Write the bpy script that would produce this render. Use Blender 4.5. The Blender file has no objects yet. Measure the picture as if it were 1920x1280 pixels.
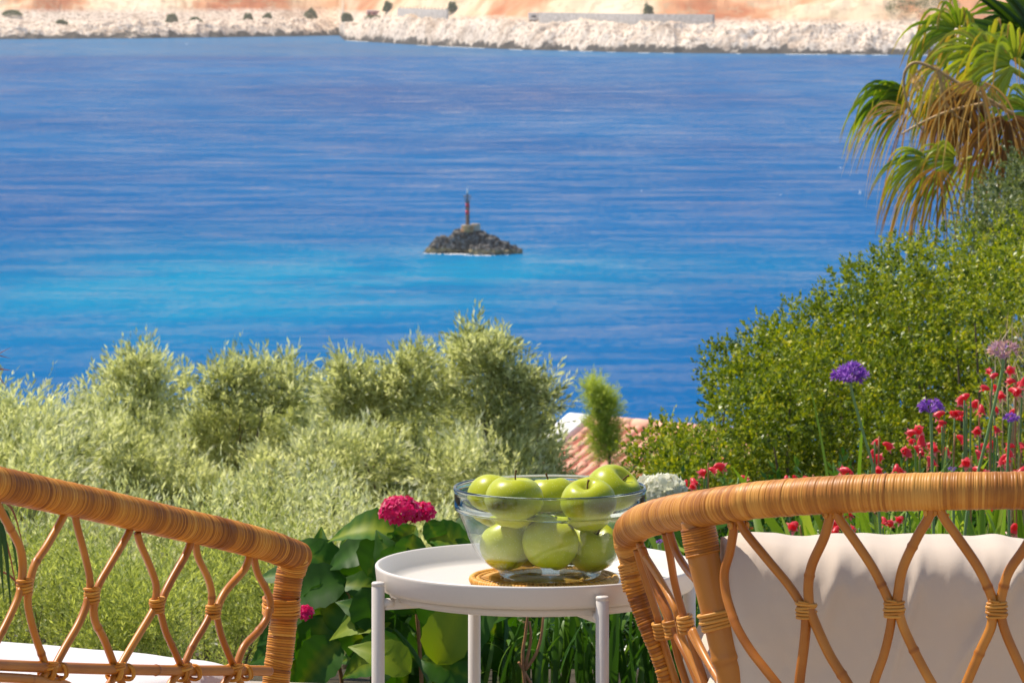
import bpy, bmesh, math, random
import numpy as np
from mathutils import Vector, Matrix

# ------------------------------------------------------------------ camera, world, sun, exposure
sc = bpy.context.scene
COL = sc.collection
F = 8000.0          # focal length in pixels of the 1920 px wide photograph
HY = -78.0          # row of the true horizon
CZ = 1.38           # camera height above the terrace
SEA = -48.62        # level of the sea
HAZE = 8e-5       # density of the air over the bay
cam_d = bpy.data.cameras.new('camera')
cam = bpy.data.objects.new('camera', cam_d); COL.objects.link(cam)
cam.location = (0, 0, CZ); cam.rotation_euler = (math.pi / 2, 0, 0)
cam_d.sensor_width = 36; cam_d.lens = F / 1920 * 36
cam_d.shift_y = -(640 - HY) / 1920
cam_d.clip_start = 0.1; cam_d.clip_end = 40000
cam_d.dof.use_dof = True; cam_d.dof.focus_distance = 5.95; cam_d.dof.aperture_fstop = 40
sc.camera = cam

SUN_EL = math.radians(58); SUN_AZ = math.radians(-60)      # azimuth from the view direction, negative = left
world = bpy.data.worlds.new('World'); sc.world = world; world.use_nodes = True
wn = world.node_tree
bg = wn.nodes['Background']; bg.inputs['Strength'].default_value = 0.11
sky = wn.nodes.new('ShaderNodeTexSky'); sky.sky_type = 'NISHITA'; sky.sun_disc = False
sky.sun_elevation = SUN_EL; sky.sun_rotation = SUN_AZ
sky.air_density = 1.0; sky.dust_density = 0.6; sky.ozone_density = 1.6
wn.links.new(sky.outputs[0], bg.inputs['Color'])
sun_d = bpy.data.lights.new('sun', 'SUN'); sun_d.energy = 4.6; sun_d.angle = math.radians(0.55); sun_d.color = (1.0, 0.91, 0.78)
sun = bpy.data.objects.new('sun', sun_d); COL.objects.link(sun)
sv = Vector((math.sin(SUN_AZ) * math.cos(SUN_EL), math.cos(SUN_AZ) * math.cos(SUN_EL), math.sin(SUN_EL)))
sun.rotation_euler = sv.to_track_quat('Z', 'Y').to_euler()
sc.view_settings.view_transform = 'Standard'; sc.view_settings.look = 'None'
sc.view_settings.exposure = 0.42; sc.view_settings.gamma = 1; sc.view_settings.use_curve_mapping = False
sc.cycles.max_bounces = 12; sc.cycles.transparent_max_bounces = 16; sc.cycles.transmission_bounces = 10
sc.cycles.caustics_reflective = False; sc.cycles.caustics_refractive = False
sc.cycles.use_denoising = True

rng = np.random.default_rng(7)
random.seed(7)

def P(px, py, d):
    """the point at distance d that a pixel of the photograph looks at"""
    return np.array([(px - 960) / F * d, d, CZ - (py - HY) / F * d])

# ------------------------------------------------------------------ helpers: noise
def _hash(ix, iy, iz, s):
    n = (ix * 374761393 + iy * 668265263 + iz * 2147483647 + s * 1274126177).astype(np.int64)
    n = (n ^ (n >> 13)) * 1274126177
    n = n & 0x7fffffff
    n = (n ^ (n >> 16)) * 60493
    return (n & 0xffff) / 65535.0
def vnoise(x, y, z=0.0, seed=0):
    x, y, z = np.broadcast_arrays(np.asarray(x, float), np.asarray(y, float), np.asarray(z, float))
    ix, iy, iz = np.floor(x).astype(np.int64), np.floor(y).astype(np.int64), np.floor(z).astype(np.int64)
    fx, fy, fz = x - ix, y - iy, z - iz
    sx, sy, sz = [f * f * (3 - 2 * f) for f in (fx, fy, fz)]
    r = 0
    for a in (0, 1):
        for b in (0, 1):
            for c in (0, 1):
                w = (sx if a else 1 - sx) * (sy if b else 1 - sy) * (sz if c else 1 - sz)
                r = r + w * _hash(ix + a, iy + b, iz + c, seed)
    return r * 2 - 1
def fbm(x, y, z=0.0, octaves=4, seed=0, ridged=False):
    t = 0; a = 1.0; f = 1.0; s = 0
    for k in range(octaves):
        n = vnoise(x * f, y * f, z * f, seed + 17 * k)
        if ridged: n = 1 - 2 * np.abs(n)
        t = t + a * n; s += a; a *= 0.5; f *= 2.07
    return t / s
def sstep(a, b, x):
    t = np.clip((x - a) / (b - a), 0, 1); return t * t * (3 - 2 * t)

# ------------------------------------------------------------------ helpers: objects
def link(o, parent=None):
    COL.objects.link(o)
    if parent is not None: o.parent = parent
    return o
def tag(o, label=None, cat=None, group=None, kind=None):
    if label: o['label'] = label
    if cat: o['category'] = cat
    if group: o['group'] = group
    if kind: o['kind'] = kind
    return o
def empty(name, loc=(0, 0, 0), rz=0.0):
    o = bpy.data.objects.new(name, None); o.location = loc; o.rotation_euler = (0, 0, rz); o.empty_display_size = .05
    return link(o)
def mesh_np(name, V, Fq, mat, tone=None, smooth=True, tone_domain='POINT', mats=None, mat_idx=None):
    """V (n,3); Fq list of arrays of faces (each (m,k))"""
    V = np.asarray(V, np.float32)
    if not isinstance(Fq, list): Fq = [Fq]
    Fq = [np.asarray(f, np.int32) for f in Fq if len(f)]
    me = bpy.data.meshes.new(name)
    me.vertices.add(len(V)); me.vertices.foreach_set('co', V.ravel())
    loops = np.concatenate([f.ravel() for f in Fq])
    sizes = np.concatenate([np.full(len(f), f.shape[1], np.int32) for f in Fq])
    starts = np.concatenate([[0], np.cumsum(sizes)[:-1]]).astype(np.int32)
    me.loops.add(len(loops)); me.loops.foreach_set('vertex_index', loops)
    me.polygons.add(len(sizes)); me.polygons.foreach_set('loop_start', starts); me.polygons.foreach_set('loop_total', sizes)
    if smooth: me.polygons.foreach_set('use_smooth', np.ones(len(sizes), bool))
    if mat_idx is not None: me.polygons.foreach_set('material_index', np.asarray(mat_idx, np.int32))
    me.update(calc_edges=True)
    if tone is not None:
        at = me.attributes.new('tone', 'FLOAT', tone_domain); at.data.foreach_set('value', np.asarray(tone, np.float32))
    for m in (mats or [mat]): me.materials.append(m)
    return me
def obj(name, me, parent=None, loc=None):
    o = bpy.data.objects.new(name, me)
    if loc is not None: o.location = loc
    return link(o, parent)
def copy_tree(o, parent=None):
    c = o.copy(); link(c, parent)
    for ch in list(o.children): copy_tree(ch, c)
    return c

def catmull(pts, n=8):
    p = np.asarray(pts, float); p = np.vstack([2 * p[0] - p[1], p, 2 * p[-1] - p[-2]])
    out = []
    for i in range(1, len(p) - 2):
        t = np.linspace(0, 1, n, endpoint=False)[:, None]
        a, b, c, d = p[i - 1], p[i], p[i + 1], p[i + 2]
        out.append(.5 * (2 * b + (c - a) * t + (2 * a - 5 * b + 4 * c - d) * t ** 2 + (3 * b - a - 3 * c + d) * t ** 3))
    out.append(p[-2][None]); return np.vstack(out)
def resample(pts, ds):
    p = np.asarray(pts, float); L = np.concatenate([[0], np.cumsum(np.linalg.norm(np.diff(p, axis=0), axis=1))])
    s = ds if isinstance(ds, np.ndarray) else np.linspace(0, L[-1], max(2, int(L[-1] / ds) + 1))
    return np.stack([np.interp(s, L, p[:, k]) for k in range(3)], 1), s
def frames(p):
    T = np.gradient(p, axis=0); T /= np.linalg.norm(T, axis=1)[:, None] + 1e-12
    u = np.cross(T[0], [0, 0, 1.0])
    if np.linalg.norm(u) < .1: u = np.cross(T[0], [0, 1.0, 0])
    U = []
    for t in T:
        u = u - t * np.dot(u, t); u /= np.linalg.norm(u) + 1e-12; U.append(u)
    U = np.array(U); return T, U, np.cross(T, U)
def tube_arrays(p, r, sides=10, caps=True, shift=None):
    p = np.asarray(p, float); n = len(p); r = np.broadcast_to(np.asarray(r, float), (n,))
    T, U, W = frames(p); a = np.linspace(0, 2 * np.pi, sides, endpoint=False)
    V = p[:, None, :] + r[:, None, None] * (np.cos(a)[None, :, None] * U[:, None, :] + np.sin(a)[None, :, None] * W[:, None, :])
    if shift is not None: V = V + shift[:, :, None] * T[:, None, :]
    V = V.reshape(-1, 3)
    i = np.arange(n - 1)[:, None] * sides; j = np.arange(sides)[None, :]; j2 = (j + 1) % sides
    Q = np.stack([i + j, i + j2, i + sides + j2, i + sides + j], -1).reshape(-1, 4)
    Fs = [Q]
    if caps:
        V = np.vstack([V, p[0], p[-1]]); k = n * sides
        jj = np.arange(sides); Fs.append(np.stack([jj, np.full(sides, k), (jj + 1) % sides], -1))
        b = (n - 1) * sides; Fs.append(np.stack([b + (jj + 1) % sides, np.full(sides, k + 1), b + jj], -1))
    return V, Fs
def merge(parts):
    """parts: list of (V, [faces...], tone array or None)"""
    Vs = []; byk = {}; tn = []; off = 0
    for pr in parts:
        V, Fs = pr[0], pr[1]; t = pr[2] if len(pr) > 2 else None
        Vs.append(V); tn.append(np.zeros(len(V)) if t is None else np.broadcast_to(np.asarray(t, float), (len(V),)))
        for f in (Fs if isinstance(Fs, list) else [Fs]):
            f = np.asarray(f); byk.setdefault(f.shape[1], []).append(f + off)
        off += len(V)
    return np.vstack(Vs), [np.vstack(v) for v in byk.values()], np.concatenate(tn)
def lathe(prof, sides=64, closed_top=False):
    """prof list of (r,z); returns V, faces"""
    pr = np.asarray(prof, float); a = np.linspace(0, 2 * np.pi, sides, endpoint=False)
    V = np.stack([pr[:, 0, None] * np.cos(a), pr[:, 0, None] * np.sin(a), np.repeat(pr[:, 1, None], sides, 1)], -1).reshape(-1, 3)
    n = len(pr); i = np.arange(n - 1)[:, None] * sides; j = np.arange(sides)[None]; j2 = (j + 1) % sides
    return V, [np.stack([i + j, i + j2, i + sides + j2, i + sides + j], -1).reshape(-1, 4)]
def box_arrays(c, s, R=None, bevel=0):
    x, y, z = np.array(s) / 2
    V = np.array([[a * x, b * y, d * z] for a in (-1, 1) for b in (-1, 1) for d in (-1, 1)])
    if R is not None: V = V @ np.asarray(R).T
    Fq = np.array([[0, 1, 3, 2], [4, 6, 7, 5], [0, 4, 5, 1], [2, 3, 7, 6], [0, 2, 6, 4], [1, 5, 7, 3]])
    return V + np.asarray(c), [Fq]
def add_bevel(o, w, seg=2):
    m = o.modifiers.new('bevel', 'BEVEL'); m.width = w; m.segments = seg; m.limit_method = 'ANGLE'; return o

# ------------------------------------------------------------------ helpers: materials
def new_mat(name):
    m = bpy.data.materials.new(name); m.use_nodes = True
    nt = m.node_tree; b = nt.nodes['Principled BSDF']; return m, nt, b
def ramp(nt, stops, fac=None):
    r = nt.nodes.new('ShaderNodeValToRGB'); e = r.color_ramp.elements
    while len(e) < len(stops): e.new(0.5)
    for k, (p, c) in enumerate(stops): e[k].position = p; e[k].color = (*c, 1)
    if fac is not None: nt.links.new(fac, r.inputs[0])
    return r
def noise(nt, scale, detail=4, rough=.55, vec=None, dist=0):
    n = nt.nodes.new('ShaderNodeTexNoise'); n.inputs['Scale'].default_value = scale; n.inputs['Detail'].default_value = detail
    n.inputs['Roughness'].default_value = rough; n.inputs['Distortion'].default_value = dist
    if vec is not None: nt.links.new(vec, n.inputs['Vector'])
    return n
def math_n(nt, op, a, b=None, c=None, clamp=False):
    m = nt.nodes.new('ShaderNodeMath'); m.operation = op; m.use_clamp = clamp
    for k, v in enumerate((a, b, c)):
        if v is None: continue
        if isinstance(v, (int, float)): m.inputs[k].default_value = v
        else: nt.links.new(v, m.inputs[k])
    return m.outputs[0]
def mixc(nt, fac, a, b, mode='MIX'):
    m = nt.nodes.new('ShaderNodeMix'); m.data_type = 'RGBA'; m.blend_type = mode
    for k, v in ((0, fac), (6, a), (7, b)):
        if isinstance(v, (int, float)): m.inputs[k].default_value = v
        elif isinstance(v, tuple): m.inputs[k].default_value = (*v, 1)
        else: nt.links.new(v, m.inputs[k])
    return m.outputs[2]
def objco(nt, scale=None):
    t = nt.nodes.new('ShaderNodeTexCoord')
    if scale is None: return t.outputs['Object']
    mp = nt.nodes.new('ShaderNodeMapping'); mp.inputs['Scale'].default_value = scale
    nt.links.new(t.outputs['Object'], mp.inputs['Vector']); return mp.outputs[0]
def attr(nt, name='tone'):
    a = nt.nodes.new('ShaderNodeAttribute'); a.attribute_name = name; return a.outputs['Fac']
def bump(nt, b, height, strength=.3, dist=.01):
    n = nt.nodes.new('ShaderNodeBump'); n.inputs['Strength'].default_value = strength; n.inputs['Distance'].default_value = dist
    nt.links.new(height, n.inputs['Height']); nt.links.new(n.outputs[0], b.inputs['Normal']); return n

def leaf_mat(name, stops, transl=.35, rough=.45, spec=.4, tmul=(1.3, 1.25, .6)):
    m, nt, b = new_mat(name)
    r = ramp(nt, stops, attr(nt)); nt.links.new(r.outputs[0], b.inputs['Base Color'])
    b.inputs['Roughness'].default_value = rough; b.inputs['Specular IOR Level'].default_value = spec
    tr = nt.nodes.new('ShaderNodeBsdfTranslucent'); nt.links.new(mixc(nt, 1.0, r.outputs[0], tmul, 'MULTIPLY'), tr.inputs['Color'])
    mx = nt.nodes.new('ShaderNodeMixShader'); mx.inputs[0].default_value = transl
    nt.links.new(b.outputs[0], mx.inputs[1]); nt.links.new(tr.outputs[0], mx.inputs[2])
    nt.links.new(mx.outputs[0], nt.nodes['Material Output'].inputs['Surface']); return m

def plain(name, col, rough=.5, spec=.5, nscale=None, namt=.15, bumps=None):
    m, nt, b = new_mat(name); b.inputs['Roughness'].default_value = rough; b.inputs['Specular IOR Level'].default_value = spec
    if nscale:
        n = noise(nt, nscale, 5, .6, objco(nt)); lo = tuple(c * (1 - namt) for c in col); hi = tuple(min(1, c * (1 + namt)) for c in col)
        r = ramp(nt, [(.3, lo), (.7, hi)], n.outputs[0]); nt.links.new(r.outputs[0], b.inputs['Base Color'])
        if bumps: bump(nt, b, n.outputs[0], *bumps)
    else: b.inputs['Base Color'].default_value = (*col, 1)
    return m

M = {}
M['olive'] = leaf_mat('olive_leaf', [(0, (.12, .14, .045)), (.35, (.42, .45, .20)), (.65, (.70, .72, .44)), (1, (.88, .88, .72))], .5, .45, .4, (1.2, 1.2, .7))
M['olive_near'] = leaf_mat('rosemary_leaf', [(0, (.10, .13, .03)), (.55, (.34, .40, .10)), (1, (.62, .68, .26))], .5, .5, .3)
M['shrub'] = leaf_mat('evergreen_leaf', [(0, (.04, .075, .005)), (.4, (.15, .22, .009)), (.75, (.36, .43, .018)), (1, (.60, .56, .06))], .34, .38, .4, (1.35, 1.25, .3))
M['shrub_grey'] = leaf_mat('grey_leaf', [(0, (.06, .09, .03)), (.5, (.15, .2, .07)), (1, (.36, .38, .2))], .35, .4)
M['feather'] = leaf_mat('feathery_leaf', [(0, (.16, .24, .03)), (.6, (.40, .52, .08)), (1, (.62, .68, .16))], .4)
M['palm'] = leaf_mat('palm_leaf', [(0, (.03, .08, .006)), (.3, (.17, .29, .015)), (.5, (.42, .50, .05)), (.68, (.50, .36, .05)), (.82, (.45, .21, .05)), (1, (.62, .46, .26))], .45, .35, .5, (1.25, 1.2, .45))
M['palm_dry'] = leaf_mat('dry_palm_leaf', [(0, (.12, .05, .012)), (.5, (.36, .18, .05)), (1, (.68, .50, .26))], .45, .5)
M['stalk'] = plain('palm_stalk', (.52, .33, .14), .5, .4, 30, .3)
M['petiole'] = plain('palm_petiole', (.38, .42, .04), .35, .5, 20, .2)
M['bark'] = plain('bark', (.16, .12, .08), .9, .2, 12, .4, (.6, .02))
M['twig'] = plain('dry_stem', (.42, .20, .09), .7, .3, 60, .35)
M['hyd'] = leaf_mat('hydrangea_leaf', [(0, (.018, .065, .005)), (.6, (.05, .15, .008)), (1, (.26, .33, .012))], .35, .5, .25, (1.5, 1.5, .25))
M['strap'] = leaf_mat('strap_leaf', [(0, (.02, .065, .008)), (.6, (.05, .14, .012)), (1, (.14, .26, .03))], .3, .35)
M['straplight'] = leaf_mat('light_strap_leaf', [(0, (.08, .16, .015)), (.6, (.22, .36, .03)), (1, (.42, .52, .08))], .45, .4)
M['pink'] = leaf_mat('pink_petal', [(0, (.45, .0, .07)), (.6, (.80, .01, .16)), (.93, (.9, .06, .28)), (1, (.9, .6, .6))], .4, .5, .3, (1, .8, .8))
M['white'] = leaf_mat('white_petal', [(0, (.74, .74, .60)), (1, (.92, .90, .86))], .6, .5, .3, (1, 1, .9))
M['red'] = leaf_mat('red_petal', [(0, (.62, .015, .025)), (.55, (.88, .05, .08)), (1, (.95, .38, .36))], .45, .35, .5, (1, .6, .6))
M['purple'] = leaf_mat('purple_petal', [(0, (.20, .06, .42)), (.7, (.36, .13, .62)), (1, (.55, .32, .72))], .4, .5, .3, (1, .9, 1))
M['faded'] = leaf_mat('faded_petal', [(0, (.45, .25, .38)), (.6, (.6, .4, .5)), (1, (.42, .25, .6))], .4, .5)
M['flowerstem'] = plain('flower_stem', (.16, .27, .09), .5, .4)
M['tan_grass'] = leaf_mat('dry_grass', [(0, (.38, .28, .18)), (1, (.62, .52, .38))], .4, .6)
M['cordyline'] = leaf_mat('spiky_leaf', [(0, (.03, .08, .01)), (.6, (.07, .15, .02)), (1, (.34, .09, .05))], .3, .35)

# ------------------------------------------------------------------ sea
def sea_mat():
    m, nt, b = new_mat('sea_water'); co = objco(nt)
    # the bottom shows through as turquoise over the shoals round the islet
    big = noise(nt, .004, 4, .55, objco(nt, (1.0, .9, 1)), .6)
    sep = nt.nodes.new('ShaderNodeSeparateXYZ'); nt.links.new(co, sep.inputs[0])
    def gauss(cx, cy, sx, sy):
        a = math_n(nt, 'MULTIPLY', math_n(nt, 'SUBTRACT', sep.outputs[0], cx), 1 / sx); c = math_n(nt, 'MULTIPLY', math_n(nt, 'SUBTRACT', sep.outputs[1], cy), 1 / sy)
        d = math_n(nt, 'ADD', math_n(nt, 'MULTIPLY', a, a), math_n(nt, 'MULTIPLY', c, c))
        return math_n(nt, 'POWER', 2.718, math_n(nt, 'MULTIPLY', d, -1.0))
    shoal = math_n(nt, 'ADD', gauss(-44, 650, 46, 100), math_n(nt, 'MULTIPLY', gauss(10, 690, 48, 50), .5))
    fine = noise(nt, .022, 5, .65, objco(nt, (1.0, .7, 1)), .5)
    sh = math_n(nt, 'MULTIPLY', shoal, math_n(nt, 'ADD', math_n(nt, 'MULTIPLY', fine.outputs[0], 2.6), -.45), clamp=True)
    deep = ramp(nt, [(.3, (.001, .080, .255)), (.7, (.0015, .125, .33))], big.outputs[0])
    col = mixc(nt, sh, deep.outputs[0], (.001, .20, .37))
    # a strip of shallow green water along the far shore
    far = math_n(nt, 'MULTIPLY', math_n(nt, 'SUBTRACT', sep.outputs[1], 2130.0), 1 / 90.0, clamp=True)
    col = mixc(nt, math_n(nt, 'MULTIPLY', far, .25), col, (.10, .26, .36))
    nt.links.new(col, b.inputs['Base Color'])
    b.inputs['IOR'].default_value = 1.33
    # wind ruffles and slicks: long bands where the ripples are stronger or weaker
    sl = noise(nt, 1.0, 6, .68, objco(nt, (.034, .075, 1)), .5)
    sl2 = noise(nt, 1.0, 5, .7, objco(nt, (.3, .42, 1)), .3)
    sl3 = noise(nt, 1.0, 3, .6, objco(nt, (.7, .5, 1)), .3)
    ruff = math_n(nt, 'ADD', math_n(nt, 'ADD', math_n(nt, 'MULTIPLY', sl.outputs[0], .48), math_n(nt, 'MULTIPLY', sl2.outputs[0], .27)), math_n(nt, 'MULTIPLY', sl3.outputs[0], .25))
    rf = ramp(nt, [(.42, (1, 1, 1)), (.62, (.12, .12, .12))], ruff)
    w1 = noise(nt, .8, 4, .7, objco(nt, (.45, 1, 1)), .2); w2 = noise(nt, 2.2, 3, .6, objco(nt, (.7, 1, 1)), .2)
    w3 = noise(nt, 1.0, 2, .5, objco(nt, (.05, .15, 1)), .4)
    h = math_n(nt, 'ADD', math_n(nt, 'ADD', math_n(nt, 'MULTIPLY', w3.outputs[0], 2.6), w1.outputs[0]), math_n(nt, 'MULTIPLY', w2.outputs[0], .35))
    bp = nt.nodes.new('ShaderNodeBump'); bp.inputs['Distance'].default_value = .55
    nt.links.new(rf.outputs[0], bp.inputs['Strength']); nt.links.new(h, bp.inputs['Height']); nt.links.new(bp.outputs[0], b.inputs['Normal'])
    rr = math_n(nt, 'ADD', math_n(nt, 'MULTIPLY', rf.outputs[0], .16), .12); nt.links.new(rr, b.inputs['Roughness'])
    sp = ramp(nt, [(.48, (.0, .0, .0)), (.60, (.004, .004, .004)), (.76, (.045, .045, .045))], ruff)
    nt.links.new(sp.outputs[0], b.inputs['Specular IOR Level'])
    return m
M['sea'] = sea_mat()
V = np.array([[-9000, 60, 0], [9000, 60, 0], [9000, 12000, 0], [-9000, 12000, 0]], float)
sea = obj('sea', mesh_np('sea', V, [np.array([[0, 1, 2, 3]])], M['sea'], smooth=False), loc=(0, 0, SEA)); tag(sea, kind='structure')
M['seabed'] = plain('seabed_sand', (.2, .18, .14), .9, .2, .02, .3)

# ------------------------------------------------------------------ far shore
SH = np.array([(-1600, 80), (-600, 78), (0, 74), (300, 72), (560, 68.5), (636, 67), (646, 76), (800, 86), (960, 93), (1200, 99), (1500, 102), (1730, 103.5), (2100, 104), (3600, 98)], float)
def shore_depth(px):
    py = np.interp(px, SH[:, 0], SH[:, 1]); return (CZ - SEA) / ((py - HY) / F)
def far_height(px, t, X, Y):
    amp = np.where(px < 640, .62, 1.0)
    amp = np.where(px < 640, .62, 1.0 - .25 * np.exp(-((px - 660) / 40) ** 2)) * (1 + .1 * vnoise(X / 60, Y / 60, 0, 3))
    edge = 3.5 * vnoise(X / 14, 0 * Y, 0, 5) + 2.0 * vnoise(X / 5, 0 * Y, 0, 6)
    tt = np.maximum(t + edge, -6)
    bank = 13.5 * amp * (1 + .22 * vnoise(X / 38, Y / 60, 0, 8) + .12 * vnoise(X / 15, Y / 30, 0, 9)) * (1 - np.exp(-np.maximum(tt, 0) / 11.0)) + np.minimum(tt, 0) * .8
    crag = fbm(X / 15, Y / 12, 0, 6, 11, True); crag2 = fbm(X / 4, Y / 4, 0, 3, 21, True)
    mask = sstep(-4, 4, tt) * (1 - .9 * sstep(26, 40, t))
    h = bank + mask * (4.2 * crag + 1.1 * crag2) * (.35 + .65 * sstep(0, 12, tt))
    slope = np.maximum(t - 52, 0)
    sl = slope * (.34 + .1 * vnoise(X / 160, Y / 200, 0, 31)) 
    h = h + sl + sstep(55, 90, t) * (3.0 * fbm(X / 30, Y / 30, 0, 5, 41) + 9 * np.maximum(fbm(X / 90, Y / 60, 0, 4, 51, True), 0) + 1.2 * fbm(X / 7, Y / 7, 0, 3, 55, True))
    return h
pxs = np.concatenate([np.arange(-1500, -30, 14), np.arange(-30, 1960, 1.5), np.arange(1960, 3500, 14)])
ts = np.concatenate([np.arange(-6, 34, .8), np.arange(34, 60, 2), np.arange(60, 200, 3.5), np.geomspace(200, 1400, 34)])
PX, TT = np.meshgrid(pxs, ts); D0 = shore_depth(PX); Yf = D0 + TT; Xf = (PX - 960) / F * Yf
Hf = far_height(PX, TT, Xf, Yf)
Zf = SEA + np.minimum(Hf, 330 + 0 * Hf)
nx, nt_ = len(pxs), len(ts)
idx = np.arange(nx * nt_).reshape(nt_, nx)
Qf = np.stack([idx[:-1, :-1], idx[:-1, 1:], idx[1:, 1:], idx[1:, :-1]], -1).reshape(-1, 4)
def shore_mat():
    m, nt, b = new_mat('shore_rock'); co = objco(nt); sep = nt.nodes.new('ShaderNodeSeparateXYZ'); nt.links.new(co, sep.inputs[0])
    hz = math_n(nt, 'SUBTRACT', sep.outputs[2], SEA)
    n1 = noise(nt, .12, 6, .65, co); n2 = noise(nt, .5, 5, .7, co); n3 = noise(nt, .012, 4, .6, objco(nt, (1, .5, .5)), .5)
    n4 = noise(nt, .05, 5, .65, co)
    rock = ramp(nt, [(.38, (.26, .19, .14)), (.47, (.76, .61, .48)), (.62, (.90, .78, .66))], n2.outputs[0])
    sand = ramp(nt, [(.38, (.50, .18, .08)), (.45, (.66, .34, .18)), (.50, (.80, .60, .40)), (.68, (.86, .72, .54))], n3.outputs[0])
    spot = ramp(nt, [(.54, (0, 0, 0)), (.58, (1, 1, 1))], n1.outputs[0])
    sand2 = mixc(nt, math_n(nt, 'MULTIPLY', spot.outputs[0], .5), sand.outputs[0], (.50, .36, .22))
    rock2 = mixc(nt, ramp(nt, [(.5, (0, 0, 0)), (.66, (.75, .75, .75))], n4.outputs[0]).outputs[0], rock.outputs[0], (.40, .29, .21))
    up = math_n(nt, 'MULTIPLY', math_n(nt, 'SUBTRACT', hz, math_n(nt, 'ADD', 13.0, math_n(nt, 'MULTIPLY', n1.outputs[0], 4.0))), .3, clamp=True)
    c = mixc(nt, up, rock2, sand2)
    wet = math_n(nt, 'SUBTRACT', 1.0, math_n(nt, 'MULTIPLY', math_n(nt, 'SUBTRACT', hz, math_n(nt, 'MULTIPLY', math_n(nt, 'SUBTRACT', n1.outputs[0], .38), 17.0)), .7), clamp=True)
    c = mixc(nt, wet, c, (.09, .08, .07))
    nt.links.new(c, b.inputs['Base Color']); b.inputs['Roughness'].default_value = .95; b.inputs['Specular IOR Level'].default_value = .1
    bump(nt, b, n2.outputs[0], .6, .8); return m
M['shore'] = shore_mat()
hill = obj('far_shore', mesh_np('far_shore', np.stack([Xf, Yf, Zf], -1).reshape(-1, 3), Qf, M['shore'])); tag(hill, kind='structure')

def far_pt(px, t):
    d = shore_depth(px); y = d + t; x = (px - 960) / F * y
    h = float(far_height(np.array([px * 1.0]), np.array([t * 1.0]), np.array([x]), np.array([y]))[0]); return np.array([x, y, SEA + h])
# surf at the foot of the rocks
M['foam'] = plain('foam', (.85, .87, .87), .8, .2, .8, .1)
parts = []
for px in np.arange(650, 1740, 1.0):
    if vnoise(px / 22, 3.0, 0, 77) < .15: continue
    for k in range(3):
        x0 = px + rng.uniform(-1, 1); d = shore_depth(x0) - 5 + rng.uniform(-2, 3.5); c = np.array([(x0 - 960) / F * d, d, SEA + .03 + .002 * k])
        s = rng.uniform(.2, .5); a = np.linspace(0, 2 * np.pi, 7, endpoint=False)
        V = np.vstack([c + [0, 0, .12], np.stack([c[0] + s * np.cos(a), c[1] + s * 2.5 * np.sin(a), np.full(7, c[2])], 1)])
        parts.append((V, [np.array([[0, 1 + q, 1 + (q + 1) % 7] for q in range(7)])], 0))
V, Fs, T_ = merge(parts); fo = obj('surf_foam', mesh_np('surf_foam', V, Fs, M['foam'])); tag(fo, 'white surf breaking along the foot of the far rocky shore', 'surf', kind='stuff')

# road retaining wall and road on the far shore
M['rwall'] = plain('grey_masonry', (.40, .37, .35), .9, .1, .6, .3)
def ribbon(px0, px1, t, h0, h1, mat, name, label, cat, thick=1.0, step=6):
    pp = np.arange(px0, px1 + 1, step); Vb = []
    for px in pp:
        d = shore_depth(px) + t; x = (px - 960) / F * d
        for dy in (0, thick):
            for z in (h0, h1): Vb.append([x, d + dy, SEA + z])
    n = len(pp); Fq = []
    for i in range(n - 1):
        a = i * 4; b = a + 4
        Fq += [[a, b, b + 1, a + 1], [a + 1, b + 1, b + 3, a + 3], [a + 3, b + 3, b + 2, a + 2]]
    Fq += [[0, 1, 3, 2], [a + 4, a + 6, a + 7, a + 5]]
    o = obj(name, mesh_np(name, np.array(Vb), [np.array(Fq)], mat, smooth=False)); tag(o, label, cat); return o
w1 = ribbon(745, 845, 33, 10.5, 20.5, M['rwall'], 'retaining_wall', 'pale grey road wall topped by short railing posts on the far headland', 'retaining wall')
for k in range(15):
    px = 750 + k * 6.6; d = shore_depth(px) + 33.4
    V, Fs = box_arrays((0, 0, .5), (.5, .3, 1.0)); o = obj('railing_post', mesh_np('railing_post', V, Fs, M['rwall'], smooth=False) if k == 0 else pm, w1, ((px - 960) / F * d, d, SEA + 20.5)); pm = o.data
ribbon(1010, 1345, 34, 9, 20, M['rwall'], 'retaining_wall', 'long grey retaining wall above the white rocks of the far shore', 'retaining wall')
M['far_white'] = plain('far_white_wall', (.82, .80, .78), .8, .2)
M['far_grey'] = plain('far_grey_paint', (.22, .24, .30), .5, .5)
M['far_pink'] = plain('far_pink_wall', (.62, .28, .24), .8, .2)
M['far_glass'] = plain('far_dark_glass', (.05, .06, .07), .2, .5)
def far_block(name, px, t, w, dp, h, mat, label, cat, roof, windows=2):
    p = far_pt(px, t); e = empty(name, (p[0], p[1], p[2] - .6))
    V, Fs = box_arrays((0, 0, h / 2), (w, dp, h)); add_bevel(obj('wall', mesh_np('wall', V, Fs, mat, smooth=False), e), .1)
    V, Fs = box_arrays((0, 0, h + .2), (w + .6, dp + .6, .4)); obj('roof', mesh_np('roof', V, Fs, roof, smooth=False), e)
    for k in range(windows):
        V, Fs = box_arrays(((k + .5 - windows / 2) * w / windows, -dp / 2 - .02, h * .55), (w / windows * .45, .12, h * .3)); obj('window', mesh_np('window', V, Fs, M['far_glass'], smooth=False), e)
    tag(e, label, cat); return e
far_block('white_hut', 1001, 56, 6, 4, 3.6, M['far_white'], 'small white hut beside the road under the orange cliff', 'hut', M['far_white'], 1)
far_block('pink_house', 702, 62, 9, 6, 3.6, M['far_pink'], 'low pink building above the far shore left of the railing wall', 'house', M['far_white'], 3)
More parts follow.
